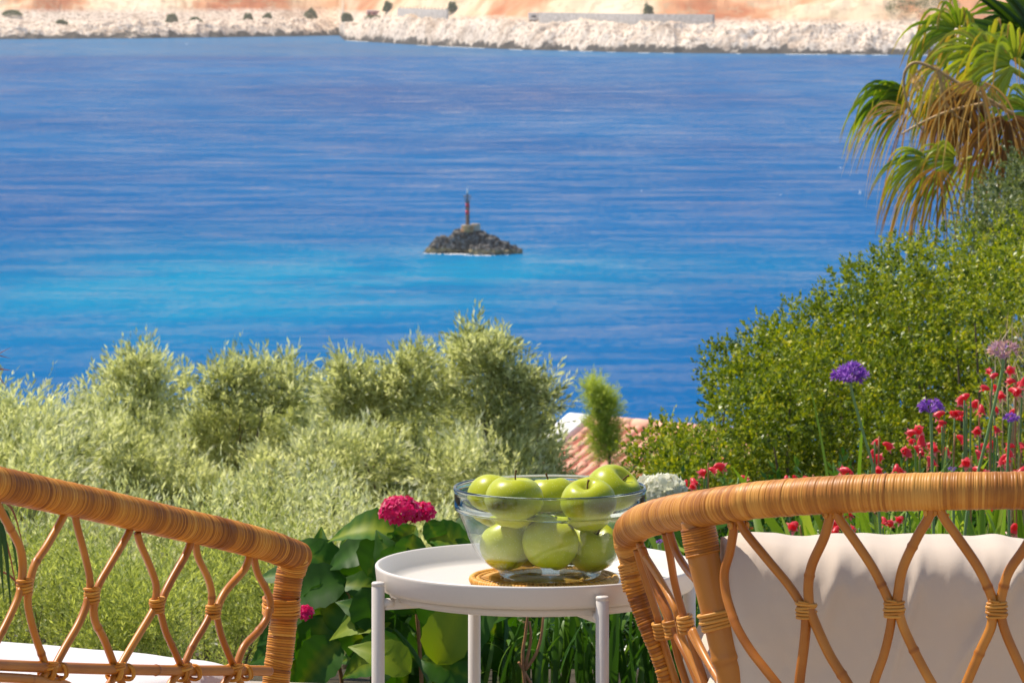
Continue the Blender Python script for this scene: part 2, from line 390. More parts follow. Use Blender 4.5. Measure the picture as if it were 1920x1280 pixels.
def far_car(px, t, mat, label):
    p = far_pt(px, t); e = empty('parked_car', (p[0], p[1], p[2] + .1))
    prof = [(-2.3, .35), (-2.3, .95), (-1.5, 1.05), (-.9, 1.6), (1.0, 1.6), (1.6, 1.05), (2.3, .95), (2.3, .35)]
    n = len(prof); V = np.array([[x, s * .9, z] for s in (-1, 1) for x, z in prof])
    Fq = np.array([[k, (k + 1) % n, n + (k + 1) % n, n + k] for k in range(n)])
    Vc = np.vstack([V, [[0, -.9, .8], [0, .9, .8]]]); tri = np.array([[k, 2 * n, (k + 1) % n] for k in range(n)] + [[n + k, n + (k + 1) % n, 2 * n + 1] for k in range(n)])
    obj('body', mesh_np('body', Vc, [Fq, tri], mat, smooth=False), e)
    for x in (-1.4, 1.4):
        for s in (-1, 1):
            V, Fs = tube_arrays([[x, s * .78, .36], [x, s * .95, .36]], .36, 12); obj('wheel', mesh_np('wheel', V, Fs, M['far_glass']), e)
    V, Fs = box_arrays((.05, 0, 1.33), (1.9, 1.84, .4)); obj('window', mesh_np('window', V, Fs, M['far_glass'], smooth=False), e)
    tag(e, label, 'car'); return e
far_car(1524, 46, M['far_grey'], 'dark blue-grey car parked on the far road under the tan slope')
far_car(758, 40, M['far_grey'], 'grey-blue car above the railing wall on the far shore')

def leaves_mesh(name, C, A, N, L, W, tone, mat, fold=.0):
    """one diamond leaf per row; A = axis, N = face normal"""
    A = A / (np.linalg.norm(A, axis=1)[:, None] + 1e-9); S = np.cross(A, N); S /= np.linalg.norm(S, axis=1)[:, None] + 1e-9
    L = np.broadcast_to(L, (len(C),))[:, None]; W = np.broadcast_to(W, (len(C),))[:, None]
    b = C; t = C + A * L; m = C + A * L * .45
    V = np.stack([b, m + S * W / 2, t, m - S * W / 2], 1).reshape(-1, 3)
    i = np.arange(len(C))[:, None] * 4; Q = i + np.arange(4)[None]
    return mesh_np(name, V, Q, mat, tone, smooth=False, tone_domain='FACE')
def rvec(n): v = rng.normal(size=(n, 3)); return v / np.linalg.norm(v, axis=1)[:, None]

M['far_bush'] = leaf_mat('far_bush_leaf', [(0, (.05, .08, .02)), (1, (.17, .21, .07))], .2)
def far_bush(px, t, w, h, label, dry=False):
    p = far_pt(px, t); n = 1500
    v = rvec(n); v[:, 2] = np.abs(v[:, 2]); rad = rng.uniform(.5, 1, n) ** .5 * (1 + .25 * vnoise(v[:, 0] * 2 + px, v[:, 1] * 2, v[:, 2] * 2, 9))
    C = p + v * rad[:, None] * [w / 2, w / 2, h]
    me = leaves_mesh('crown', C, rvec(n), rvec(n), .75, .5, rng.random(n), M['far_bush'])
    e = empty('far_shrub', p); o = obj('crown', me, e); o.location = (-p[0], -p[1], -p[2])
    V, Fs = tube_arrays([p - [0, 0, .5], p + [0, 0, h * .6]], [.25, .1], 6); s = obj('trunk', mesh_np('trunk', V, Fs, M['bark']), e); s.location = o.location
    tag(e, label, 'shrub', 'shrubs scattered over the far shore')
FB = [(115, 55, 8, 3.5, 'dark green low shrub at the left on the far sandy slope'), (22, 70, 14, 3, 'wide grey-green shrub at the far left end of the far slope'),
      (322, 48, 8, 6, 'rounded dark green bush, left one of two close together on the far shore'), (366, 42, 10, 4.5, 'spreading green bush, right one of two close together on the far shore'),
      (465, 55, 6, 5, 'small round green bush, left of the middle pair on the far shore'), (502, 46, 6.5, 5, 'small olive-green bush, right of the middle pair on the far shore'),
      (583, 58, 9, 6, 'pale leaning bush on the slope above the bay'), (650, 30, 7, 5.5, 'grey bushy shrub growing down among the white rocks'),
      (700, 40, 12, 3.8, 'wide olive-green shrub beside the railing wall'), (727, 68, 6, 7, 'dark upright tree between pink building and blue-grey car'),
      (848, 66, 6, 6, 'dark bush just left of the orange cliff'), (1216, 62, 6, 9, 'slender small green tree on the tan bank in the middle'),
      (1700, 74, 26, 8, 'broad grey-green scrub patch on the slope behind the palm'), (1760, 84, 22, 8, 'grey-green scrub high on the slope behind the palm fronds')]
for a in FB: far_bush(*a)

# ------------------------------------------------------------------ islet with beacon
DI = (CZ - SEA) / ((478 - HY) / F) + 3.5
XI = (880 - 960) / F * DI
pxm = DI / F
def lump(c, r, seed, n=44):
    ph = np.linspace(0, np.pi, n); th = np.linspace(0, 2 * np.pi, 2 * n, endpoint=False); PH, TH = np.meshgrid(ph, th, indexing='ij')
    D = np.stack([np.sin(PH) * np.cos(TH), np.sin(PH) * np.sin(TH), np.cos(PH)], -1); c = np.array(c, float); r = np.array(r, float)
    D = np.sign(D) * np.abs(D) ** .85
    Q0 = D * r + c
    k = 1 + .44 * fbm(Q0[..., 0] / 1.3, Q0[..., 1] / 1.5, Q0[..., 2] / 1.0, 5, seed, True) + .38 * fbm(Q0[..., 0] / .5, Q0[..., 1] / .42, Q0[..., 2] / .34, 3, seed + 5, True)
    V = (c + D * r * k[..., None]).reshape(-1, 3); m = 2 * n
    i = np.arange(n - 1)[:, None] * m; j = np.arange(m)[None]; j2 = (j + 1) % m
    return V, [np.stack([i + j, i + m + j, i + m + j2, i + j2], -1).reshape(-1, 4)], 0
LP = [((-7.2, 1.6, .7), (1.4, 1.4, 1.15)), ((-5.9, 1.5, 1.35), (1.5, 1.5, 1.35)), ((-4.9, 1.7, 1.1), (1.5, 1.5, 1.2)), ((-3.4, 1.6, 1.7), (1.6, 1.7, 1.2)), ((-1.9, 1.2, 2.4), (2.0, 1.9, 1.5)), ((-.6, 1.2, 2.1), (2.2, 2.0, 1.75)),
      ((.6, .9, 1.9), (2.0, 2.0, 1.7)), ((2.2, .3, 1.6), (2.0, 2.0, 1.45)), ((3.6, .2, 1.2), (1.9, 1.9, 1.3)), ((5.2, .2, .9), (1.7, 1.7, 1.15)), ((6.6, .3, .5), (1.5, 1.5, .95)), ((7.9, .4, .1), (1.3, 1.2, .8)),
      ((.7, -1.6, .55), (1.2, 1.3, 1.15)), ((2.0, -2.2, .55), (1.7, 1.5, 1.0)), ((3.7, -2.1, .35), (1.8, 1.4, .9)), ((5.3, -1.6, .2), (1.5, 1.3, .75)), ((-8.0, 1.4, .2), (.9, 1.1, .8)), ((-5.5, 2.2, .3), (3, 1.2, .9)), ((-2.2, 2.6, .6), (3, 1.4, 1.4))]
V, Qi, T_ = merge([lump(np.array(c) * [.88, 1, .92] + [.75, 0, 0], np.array(r) * [.80, .88, .84], 400 + 13 * k) for k, (c, r) in enumerate(LP)]); Vi = V
def islet_mat():
    m, nt, b = new_mat('islet_rock'); co = objco(nt); sep = nt.nodes.new('ShaderNodeSeparateXYZ'); nt.links.new(co, sep.inputs[0])
    n1 = noise(nt, 1.6, 6, .7, co); n2 = noise(nt, 6, 5, .7, co); n3 = noise(nt, .6, 3, .5, co)
    r = ramp(nt, [(.42, (.025, .023, .022)), (.52, (.17, .16, .15)), (.66, (.42, .40, .38))], n1.outputs[0])
    hz = math_n(nt, 'ADD', sep.outputs[2], math_n(nt, 'MULTIPLY', n3.outputs[0], -1.8))
    y = math_n(nt, 'SUBTRACT', 1.0, math_n(nt, 'MULTIPLY', math_n(nt, 'ABSOLUTE', math_n(nt, 'ADD', hz, .45)), 2.2), clamp=True)
    c = mixc(nt, math_n(nt, 'MULTIPLY', y, .85), r.outputs[0], (.50, .38, .16))
    wet = math_n(nt, 'SUBTRACT', 1.0, math_n(nt, 'MULTIPLY', sep.outputs[2], 4.0), clamp=True)
    c = mixc(nt, math_n(nt, 'MULTIPLY', wet, .8), c, (.05, .05, .035))
    nt.links.new(c, b.inputs['Base Color']); b.inputs['Roughness'].default_value = .9; b.inputs['Specular IOR Level'].default_value = .2
    bump(nt, b, n2.outputs[0], .9, .25); return m
M['islet'] = islet_mat()
isl = obj('rocky_islet', mesh_np('rocky_islet', Vi, Qi, M['islet']), loc=(XI, DI, SEA)); tag(isl, 'craggy dark grey rock islet standing in the turquoise water', 'islet')
parts = []
for k in range(130):
    a = rng.uniform(0, 2 * np.pi)
    if rng.random() < .62: x, y = rng.uniform(-3.2, .3), rng.uniform(-2.0, -.3)
    else: x = rng.uniform(-7.6, 8.2); y = np.interp(x, [-8, -2, 0, 3, 9], [1.6, 1.2, -.2, -1.0, .5]) - np.interp(x, [-8.6, -6, -2, 0, 4, 8, 9.4], [1.0, 2.2, 2.6, 4.2, 3.2, 2.2, .6]) + rng.uniform(-.6, .5)
    s = rng.uniform(.05, .2); aa = np.linspace(0, 2 * np.pi, 7, endpoint=False); c = np.array([x, y, .015])
    V = np.vstack([c + [0, 0, .06], np.stack([c[0] + 1.6 * s * np.cos(aa), c[1] + 3 * s * np.sin(aa), np.full(7, c[2])], 1)])
    parts.append((V, [np.array([[0, 1 + q_, 1 + (q_ + 1) % 7] for q_ in range(7)])], 0))
V, Fs, T_ = merge(parts); fo = obj('islet_foam', mesh_np('islet_foam', V, Fs, M['foam']), loc=(XI, DI, SEA)); tag(fo, 'white foam washing round the grey islet', 'foam', kind='stuff')

def stone_mat():
    m, nt, b = new_mat('rubble_masonry'); co = objco(nt)
    v = nt.nodes.new('ShaderNodeTexVoronoi'); v.inputs['Scale'].default_value = 3.2; nt.links.new(co, v.inputs['Vector'])
    n = noise(nt, 3, 4, .6, co); r = ramp(nt, [(.3, (.62, .28, .10)), (.6, (.74, .48, .24)), (.8, (.80, .62, .40))], n.outputs[0])
    c = mixc(nt, .35, r.outputs[0], v.outputs['Color'], 'MULTIPLY'); nt.links.new(c, b.inputs['Base Color']); b.inputs['Roughness'].default_value = .9
    bump(nt, b, v.outputs['Distance'], .6, .1); return m
M['stone'] = stone_mat()
def stone_drum(name, x, y, r, z0, z1, mat, parent_loc):
    e = empty(name, parent_loc)
    V, Fs = lathe([(0.01, z0), (r, z0), (r * 1.0, z1 - .18), (r * 1.04, z1 - .17), (r * 1.05, z1), (r * .7, z1 + .02), (.01, z1 + .04)], 28)
    V = V + [x, y, 0]; obj('core', mesh_np('core', V, Fs, M['mortar'], smooth=False), e)
    # courses of facing stones
    k = 0; rows = 4; hh = (z1 - .2 - z0) / rows
    for rw in range(rows):
        nst = 14; off = rng.uniform(0, 1)
        for s in range(nst):
            a = (s + off) / nst * 2 * np.pi; wd = 2 * np.pi * r / nst * rng.uniform(.8, .93)
            ca, sa = math.cos(a), math.sin(a); R = np.array([[-sa, -ca, 0], [ca, -sa, 0], [0, 0, 1]])
            V, Fs = box_arrays((x + ca * (r + .03), y + sa * (r + .03), z0 + (rw + .5) * hh), (wd, .16, hh * .86), R)
            V = V + rng.normal(size=V.shape) * .012
            obj('stone', mesh_np('stone', V, Fs, mat, smooth=False), e)
    return e
M['mortar'] = plain('mortar', (.50, .38, .25), .9, .1, 3, .2)
ez = SEA + 3.8
bx, by = (876.5 - 880) * pxm, -.2
e1 = stone_drum('stone_plinth', 0, 0, .95, 0.0, 1.15, M['stone'], (XI + bx, DI + by, ez - .1)); tag(e1, 'round orange-tan stone plinth carrying the beacon column', 'plinth')
M['stone_pale'] = plain('pale_masonry', (.66, .58, .48), .9, .1, 2.5, .25)
e2 = stone_drum('stone_drum', 0, 0, .72, 0.0, 1.15, M['stone_pale'], (XI + bx + 1.35, DI + by + .85, ez + .05)); tag(e2, 'paler round stone block just behind the beacon plinth', 'plinth')
M['beacon_dark'] = plain('rusty_dark_paint', (.055, .035, .035), .7, .3, 3, .5)
M['beacon_red'] = plain('faded_red_paint', (.72, .03, .05), .6, .4, 4, .25)
M['beacon_metal'] = plain('weathered_metal', (.16, .13, .12), .6, .4)
M['beacon_white'] = plain('lamp_white', (.8, .8, .8), .4, .4)
be = empty('beacon', (XI + bx, DI + by, ez + 1.09)); tag(be, 'dark and red banded iron beacon column with lantern basket and white lamp', 'beacon')
zt = 3.75
V, Fs = lathe([(.01, 0), (.40, 0), (.40, .05), (.32, .08), (.32, zt), (.01, zt)], 20); obj('column', mesh_np('column', V, Fs, M['beacon_dark']), be)
for z0, z1 in ((1.75, 2.45), (2.95, 3.6)):
    V, Fs = lathe([(.321, z0), (.327, z0), (.327, z1), (.321, z1)], 20); obj('red_band', mesh_np('red_band', V, Fs, M['beacon_red']), be)
for z0 in (1.35, 2.75):
    V, Fs = lathe([(.321, z0), (.40, z0), (.40, z0 + .1), (.321, z0 + .1)], 20); obj('flange', mesh_np('flange', V, Fs, M['beacon_metal']), be)
parts = []
for k in range(10):
    a = k / 10 * 2 * np.pi; parts.append((*tube_arrays([[.3 * math.cos(a), .3 * math.sin(a), zt], [.6 * math.cos(a), .6 * math.sin(a), zt + 1.15]], .04, 5), 0))
for rr_, zz in ((.32, zt), (.6, zt + 1.15)):
    aa = np.linspace(0, 2 * np.pi, 25); parts.append((*tube_arrays(np.stack([rr_ * np.cos(aa), rr_ * np.sin(aa), np.full(25, zz)], 1), .055, 6, False), 0))
V, Fs, T_ = merge(parts); obj('basket', mesh_np('basket', V, Fs, M['beacon_metal']), be)
V, Fs = lathe([(.01, zt), (.10, zt), (.10, zt + 1.45), (.12, zt + 1.45), (.12, zt + 1.55), (.01, zt + 1.55)], 12); obj('mast', mesh_np('mast', V, Fs, M['beacon_metal']), be)
V, Fs = lathe([(.01, zt + 1.55), (.17, zt + 1.57), (.19, zt + 1.75), (.13, zt + 1.9), (.12, zt + 2.2), (.06, zt + 2.35), (.02, zt + 2.55), (.005, zt + 2.56)], 12); obj('lamp', mesh_np('lamp', V, Fs, M['beacon_white']), be)
V, Fs = tube_arrays([[.33, .02, .1], [.33, .02, zt]], .018, 5); l1 = [(V, Fs, 0)]
V, Fs = tube_arrays([[.33, .3, .1], [.33, .3, zt]], .018, 5); l1.append((V, Fs, 0))
for k in range(12): l1.append((*tube_arrays([[.33, .02, .3 + k * .29], [.33, .3, .3 + k * .29]], .014, 4), 0))
V, Fs, T_ = merge(l1); obj('ladder', mesh_np('ladder', V, Fs, M['beacon_metal']), be)

# gulls
M['gull'] = plain('gull_white', (.9, .9, .9), .7, .2)
def gull(px, py, size, pose, label):
    d = (CZ - SEA - 3) / ((py - HY) / F); p = P(px, py, d); e = empty('gull', p)
    s = size
    V, Fs = tube_arrays(catmull([[-.5 * s, 0, 0], [-.2 * s, 0, .02 * s], [.15 * s, 0, .04 * s], [.42 * s, 0, .05 * s], [.55 * s, 0, .03 * s]], 4), np.interp(np.linspace(0, 1, 17), [0, .2, .5, .75, .9, 1], [.02, .09, .13, .09, .08, .01]) * s, 8)
    obj('body', mesh_np('body', V, Fs, M['gull']), e)
    for sd in (-1, 1):
        up = pose
        w = np.array([[.15, 0, .05], [-.18, 0, .05], [-.15, sd * .5, .05 + up * .45], [.22, sd * .5, .08 + up * .45], [-.3, sd * 1.1, .05 + up * .6], [-.12, sd * 1.15, .05 + up * .6]]) * s
        w2 = w - [0, 0, .03 * s]; V = np.vstack([w, w2])
        Fq = [[0, 1, 2, 3], [3, 2, 4, 5], [6, 9, 8, 7], [9, 11, 10, 8], [0, 3, 9, 6], [3, 5, 11, 9], [1, 7, 8, 2], [2, 8, 10, 4], [4, 10, 11, 5]]
        obj('wing', mesh_np('wing', V, [np.array(Fq)], M['gull'], smooth=False), e)
    tag(e, label, 'gull'); return e
g = gull(1577, 315, .55, .35, 'white gull flying low over the water just below the palm leaf tips'); g.rotation_euler = (0, 0, .9)
g = gull(1612, 364, .6, 1.2, 'white gull with wings raised over the sea beside the lower palm frond'); g.rotation_euler = (.5, .3, .2)
g = gull(1463, 366, .35, .5, 'tiny white gull over open water between the islet and the palm'); g.rotation_euler = (0, 0, 1.9)
g = gull(1203, 358, .38, .3, 'tiny white gull over open water nearest to the islet on its right'); g.rotation_euler = (0, 0, .6)
g = gull(350, 84, 1.0, 1.0, 'small white gull close to the far shore at the left'); g.rotation_euler = (0, 0, 1.4)

# ------------------------------------------------------------------ near hillside and terrace
ys = np.concatenate([np.arange(8.0, 12, .1), np.arange(12, 40, .5), np.arange(40, 480, 6)]); us = np.linspace(-1, 1, 141)
gz = np.interp(ys, [8.0, 8.6, 9.5, 10.5, 12, 16, 28, 70, 150, 300, 420, 480], [-.12, -.12, -.2, -.5, -1.2, -2.4, -5.4, -13, -26, -44, -52, -54])
YG, UG = np.meshgrid(ys, us, indexing='ij'); XG = UG * (6 + YG * .8) ; ZG = gz[:, None] + .03 * np.minimum(YG, 60) * .5 * fbm(XG / (1 + YG * .1), YG / (1 + YG * .1), 0, 3, 101) * sstep(9, 14, YG)
gi = np.arange(YG.size).reshape(YG.shape)
M['soil'] = plain('garden_soil', (.055, .045, .028), .95, .1, 6, .5, (.8, .05))
o = obj('hillside_ground', mesh_np('hillside_ground', np.stack([XG, YG, ZG], -1).reshape(-1, 3), np.stack([gi[:-1, :-1], gi[:-1, 1:], gi[1:, 1:], gi[1:, :-1]], -1).reshape(-1, 4), M['soil'])); tag(o, kind='structure')
M['terrace'] = plain('pale_stone', (.38, .32, .25), .8, .3, 9, .15, (.3, .004))
ea, eb = P(545, 1256, 8.27), P(900, 1279, 8.27)
ea[2] = eb[2] = 0
yl = 1.38 * F / (1256 - HY); yr = 1.38 * F / (1279 - HY)
dxdy = (yr - yl) / ((900 - 960) / F * yr - (545 - 960) / F * yl)
yat = lambda x: yl + dxdy * (x - (545 - 960) / F * yl)
V = np.array([[-6, -4, 0], [6, -4, 0], [6, max(5, yat(6)), 0], [-6, yat(-6), 0]], float)
# keep the terrace edge straight, deep enough for the chairs on both sides
V[2] = (6, 8.0, 0); xk = ((8.0 - yl) / dxdy) + (545 - 960) / F * yl
V = np.array([[-6, -4, 0], [6, -4, 0], [6, 7.9, 0], [xk, 8.0, 0], [-6, min(yat(-6), 9.3), 0]]); n = len(V)
Vb = np.vstack([V, V - [0, 0, .25]]); Fq = [np.array([[k, (k + 1) % n, n + (k + 1) % n, n + k] for k in range(n)])[:, ::-1]]
me = bpy.data.meshes.new('terrace_floor'); me.from_pydata([tuple(v) for v in Vb], [], [list(range(n))] + [list(f) for f in Fq[0]]); me.materials.append(M['terrace'])
o = obj('terrace_floor', me); add_bevel(o, .008); tag(o, kind='structure')

# ------------------------------------------------------------------ side table
M['table'] = plain('white_powder_coat', (.66, .615, .56), .42, .5, 250, .01, (.05, .0005))
TX, TY = (1005 - 960) / F * 6.0, 6.0
tb = empty('side_table', (TX, TY, 0)); tag(tb, 'round white metal tray side table between the two rattan chairs', 'side table')
V, Fs = lathe([(.001, .5025), (.196, .5025), (.2035, .5045), (.2085, .51), (.2205, .5285), (.2225, .5297), (.2250, .5295), (.2262, .528), (.2262, .5255), (.2240, .5045), (.2205, .4985), (.205, .4972), (.001, .4972)], 160)
V2 = V.copy(); obj('tray', mesh_np('tray', V, Fs, M['table']), tb)
V, Fs = lathe([(.196, .4970), (.206, .4970), (.206, .4868), (.203, .4858), (.196, .4858), (.196, .4970)], 128); obj('support_ring', mesh_np('support_ring', V, Fs, M['table']), tb)
la = math.radians(22); RL = .2365
legs = [(-math.cos(la), -math.sin(la)), (math.sin(la), -math.cos(la)), (math.cos(la), math.sin(la)), (-math.sin(la), math.cos(la))]
def leg_mesh():
    V, Fs = lathe([(.001, .0), (.0085, .0), (.0090, .002), (.0090, .510), (.0085, .5105), (.0085, .5115), (.0090, .512), (.0090, .5150), (.0080, .5165), (.001, .5168)], 24); return mesh_np('leg', V, Fs, M['table'])
lm = leg_mesh()
for k, (cx, cy) in enumerate(legs):
    lg = obj('leg', lm, tb, (cx * RL, cy * RL, 0))
    V, Fs = tube_arrays([[cx * (RL - .007), cy * (RL - .007), .4870], [cx * (RL - .022), cy * (RL - .022), .4870]], [.0065, .0065], 16); obj('knob', mesh_np('knob', V, Fs, M['table']), tb)
    # bracket plate from the knob to the ring
    d = np.array([cx, cy, 0]); n_ = np.array([-cy, cx, 0])
    R = np.stack([d, n_, [0, 0, 1]], 1)
    V, Fs = box_arrays(d * .118 + [0, 0, .4845], (.218, .006, .014), R); o = obj('crossbar', mesh_np('crossbar', V, Fs, M['table'], smooth=False), tb); add_bevel(o, .001)

# ------------------------------------------------------------------ woven coaster
def rattan_mat(name, stops, rough=.46, spec=.3, nsc=90):
    m, nt, b = new_mat(name); n = noise(nt, nsc, 4, .6, objco(nt)); n2 = noise(nt, 14, 3, .6, objco(nt))
    f = math_n(nt, 'ADD', math_n(nt, 'MULTIPLY', attr(nt), .62), math_n(nt, 'ADD', math_n(nt, 'MULTIPLY', n.outputs[0], .22), math_n(nt, 'MULTIPLY', n2.outputs[0], .26)))
    r = ramp(nt, stops, f); nt.links.new(r.outputs[0], b.inputs['Base Color'])
    b.inputs['Roughness'].default_value = rough; b.inputs['Specular IOR Level'].default_value = spec
    b.inputs['Coat Weight'].default_value = .04; b.inputs['Coat Roughness'].default_value = .3
    bump(nt, b, n.outputs[0], .12, .001); return m
M['wrap'] = rattan_mat('rattan_wrap', [(.05, (.05, .012, .002)), (.22, (.22, .062, .006)), (.5, (.50, .175, .014)), (.75, (.66, .27, .028)), (.95, (.78, .42, .08))])
M['wrap_light'] = rattan_mat('pale_rattan_wrap', [(.05, (.08, .022, .004)), (.22, (.30, .10, .014)), (.5, (.50, .20, .030)), (.8, (.62, .29, .055))])
M['cane'] = rattan_mat('rattan_cane', [(.08, (.04, .010, .002)), (.25, (.25, .07, .008)), (.55, (.40, .125, .012)), (.85, (.56, .22, .03))], .38, .4, 50)
M['bamboo'] = rattan_mat('bamboo_pole', [(.08, (.08, .025, .006)), (.3, (.34, .115, .012)), (.6, (.45, .165, .016)), (.9, (.56, .25, .035))], .38, .5, 35)
M['coaster'] = rattan_mat('woven_coaster', [(.05, (.06, .018, .003)), (.25, (.40, .15, .015)), (.6, (.70, .33, .05)), (.9, (.80, .48, .12))], .5)
CX, CY, CZC = (1020 - 960) / F * 6.0, 6.0, .5030
co_ = empty('woven_coaster', (CX, CY, CZC)); tag(co_, 'round woven rattan mat under the glass bowl on the table', 'table mat')
def coil_ring(R, rt, nw, zc, tw, wr):
    """ring of radius R, wrapped by nw stitches"""
    parts = []; a = np.linspace(0, 2 * np.pi, nw * 5 + 1); ph = (a / (2 * np.pi) * nw) % 1
    p = np.stack([R * np.cos(a), R * np.sin(a), np.full(len(a), zc)], 1)
    rr_ = rt * (1 + .22 * np.sqrt(np.maximum(0, 1 - (2 * ph - 1) ** 2)) - .12)
    ids = np.floor(a / (2 * np.pi) * nw).astype(int); tv = rng.random(nw + 1)[ids] ; tv = np.where((ph < .16) | (ph > .86), 0, .4 + .55 * tv)
    sh = np.tile(tw * np.cos(np.linspace(0, 2 * np.pi, 10, endpoint=False)), (len(a), 1))
    V, Fs = tube_arrays(p, rr_, 10, False, sh); return V, Fs, np.repeat(tv, 10)
V, Fs, T_ = merge([coil_ring(.1005, .0050, 120, .0050, .002, 1)]); obj('rim', mesh_np('rim', V, Fs, M['coaster'], T_), co_)
V, Fs, T_ = merge([coil_ring(.0925, .0036, 130, .0046, .002, 1), coil_ring(.0605, .0026, 80, .0040, .001, 1), coil_ring(.054, .003, 70, .0040, .001, 1)]); obj('inner_coil', mesh_np('inner_coil', V, Fs, M['coaster'], T_), co_)
parts = []
for k in range(44):
    a = k / 44 * 2 * np.pi
    for s in (-1, 1):
        b_ = a + s * .07; p = [[.0905 * math.cos(a), .0905 * math.sin(a), .0055], [.076 * math.cos((a + b_) / 2), .076 * math.sin((a + b_) / 2), .0085], [.061 * math.cos(b_), .061 * math.sin(b_), .0055]]
        parts.append((*tube_arrays(catmull(p, 4), .0011, 5), rng.uniform(.4, .9)))
V, Fs, T_ = merge(parts); obj('woven_loops', mesh_np('woven_loops', V, Fs, M['coaster'], T_), co_)
V, Fs = lathe([(.001, .001), (.056, .001), (.056, .004), (.001, .004)], 48); obj('center_disc', mesh_np('center_disc', V, Fs, M['coaster'], np.full(len(V), .5)), co_)

# ------------------------------------------------------------------ glass bowl
def glass_mat(name, thin):
    m, nt, b = new_mat(name); out = nt.nodes['Material Output']; nt.nodes.remove(b)
    if thin:
        tr = nt.nodes.new('ShaderNodeBsdfTransparent'); tr.inputs['Color'].default_value = (.965, .985, .975, 1)
        gl = nt.nodes.new('ShaderNodeBsdfGlossy'); gl.inputs['Roughness'].default_value = .02
        fr = nt.nodes.new('ShaderNodeLayerWeight'); fr.inputs['Blend'].default_value = .5
        mx = nt.nodes.new('ShaderNodeMixShader'); f = math_n(nt, 'ADD', math_n(nt, 'MULTIPLY', math_n(nt, 'POWER', fr.outputs['Facing'], 4.0), .7), .035, clamp=True)
        nt.links.new(f, mx.inputs[0]); nt.links.new(tr.outputs[0], mx.inputs[1]); nt.links.new(gl.outputs[0], mx.inputs[2]); nt.links.new(mx.outputs[0], out.inputs[0])
    else:
        g_ = nt.nodes.new('ShaderNodeBsdfGlass'); g_.inputs['IOR'].default_value = 1.5; g_.inputs['Roughness'].default_value = 0.0; g_.inputs['Color'].default_value = (.93, .98, .97, 1)
        nt.links.new(g_.outputs[0], out.inputs[0])
    return m
M['glass_thin'] = glass_mat('clear_glass_wall', True); M['glass'] = glass_mat('clear_glass', False); M['glass_base'] = glass_mat('bowl_foot_glass', True)
for n_ in M['glass_base'].node_tree.nodes:
    if n_.type == 'BSDF_TRANSPARENT': n_.inputs['Color'].default_value = (.90, .96, .95, 1)
BX, BY, BZ = .0533, 6.0, CZC + .0092
bw = empty('glass_bowl', (BX, BY, BZ)); tag(bw, 'clear round glass bowl heaped with green apples on the woven mat', 'bowl')
z0 = BZ
def prof_sm(pts, n=8):
    p = np.array([[a, 0, b] for a, b in pts]); return catmull(p, n)[:, [0, 2]]
outer = prof_sm([(.0735, .010), (.0865, .0165), (.1008, .030), (.1125, .050), (.1200, .068), (.1270, .084), (.1300, .0925)])
inner = prof_sm([(.1275, .0925), (.1245, .084), (.1175, .068), (.1100, .050), (.0985, .031), (.0840, .018), (.0720, .0125)])
V, Fs = lathe(np.vstack([outer, inner]), 128); obj('wall', mesh_np('wall', V, Fs, M['glass_thin']), bw)
V, Fs = lathe([(.001, .003), (.050, .003), (.058, .001), (.066, .0), (.0705, .002), (.0725, .006), (.0733, .0098), (.0718, .0115), (.062, .0085), (.05, .0075), (.001, .0075)], 128); obj('base', mesh_np('base', V, Fs, M['glass_base']), bw)
rim_p = [(.1278, .0930), (.1302, .0928), (.1335, .0938), (.1350, .0962), (.1345, .1000), (.1348, .1150), (.1352, .1195), (.1362, .1225), (.1357, .1252), (.1342, .1262), (.1322, .1255), (.1315, .1225), (.1313, .1000), (.1300, .0965), (.1278, .0930)]
V, Fs = lathe(rim_p, 160); obj('rim', mesh_np('rim', V, Fs, M['glass']), bw)

# ------------------------------------------------------------------ apples
def apple_mat():
    m, nt, b = new_mat('green_apple_skin'); co = objco(nt)
    n1 = noise(nt, 18, 4, .6, co); v = nt.nodes.new('ShaderNodeTexVoronoi'); v.inputs['Scale'].default_value = 270; nt.links.new(co, v.inputs['Vector'])
    sep = nt.nodes.new('ShaderNodeSeparateXYZ'); nt.links.new(co, sep.inputs[0])
    base = ramp(nt, [(.3, (.30, .37, .004)), (.55, (.42, .47, .006)), (.75, (.54, .54, .02))], n1.outputs[0])
    sp = ramp(nt, [(.14, (1, 1, 1)), (.22, (0, 0, 0))], v.outputs['Distance'])
    oi = nt.nodes.new('ShaderNodeObjectInfo')
    c = mixc(nt, math_n(nt, 'MULTIPLY', oi.outputs['Random'], .45), base.outputs[0], (.52, .50, .02)); c = mixc(nt, math_n(nt, 'MULTIPLY', sp.outputs[0], .4), c, (.72, .74, .36))
    # russet in the stalk cavity
    rad = math_n(nt, 'SQRT', math_n(nt, 'ADD', math_n(nt, 'MULTIPLY', sep.outputs[0], sep.outputs[0]), math_n(nt, 'MULTIPLY', sep.outputs[1], sep.outputs[1])))
    cav = math_n(nt, 'SUBTRACT', 1.0, math_n(nt, 'MULTIPLY', rad, 105.0), clamp=True)
    c = mixc(nt, math_n(nt, 'MULTIPLY', cav, .7), c, (.30, .26, .07))
    nt.links.new(c, b.inputs['Base Color']); b.inputs['Roughness'].default_value = .36; b.inputs['Specular IOR Level'].default_value = .32
    b.inputs['Subsurface Weight'].default_value = .08; b.inputs['Subsurface Radius'].default_value = (.6, 1, .15); b.inputs['Subsurface Scale'].default_value = .006
    b.inputs['Coat Weight'].default_value = .08; b.inputs['Coat Roughness'].default_value = .2
    bump(nt, b, n1.outputs[0], .12, .002); return m
M['apple'] = apple_mat(); M['stem'] = plain('apple_stem', (.12, .065, .025), .8, .3, 300, .5)
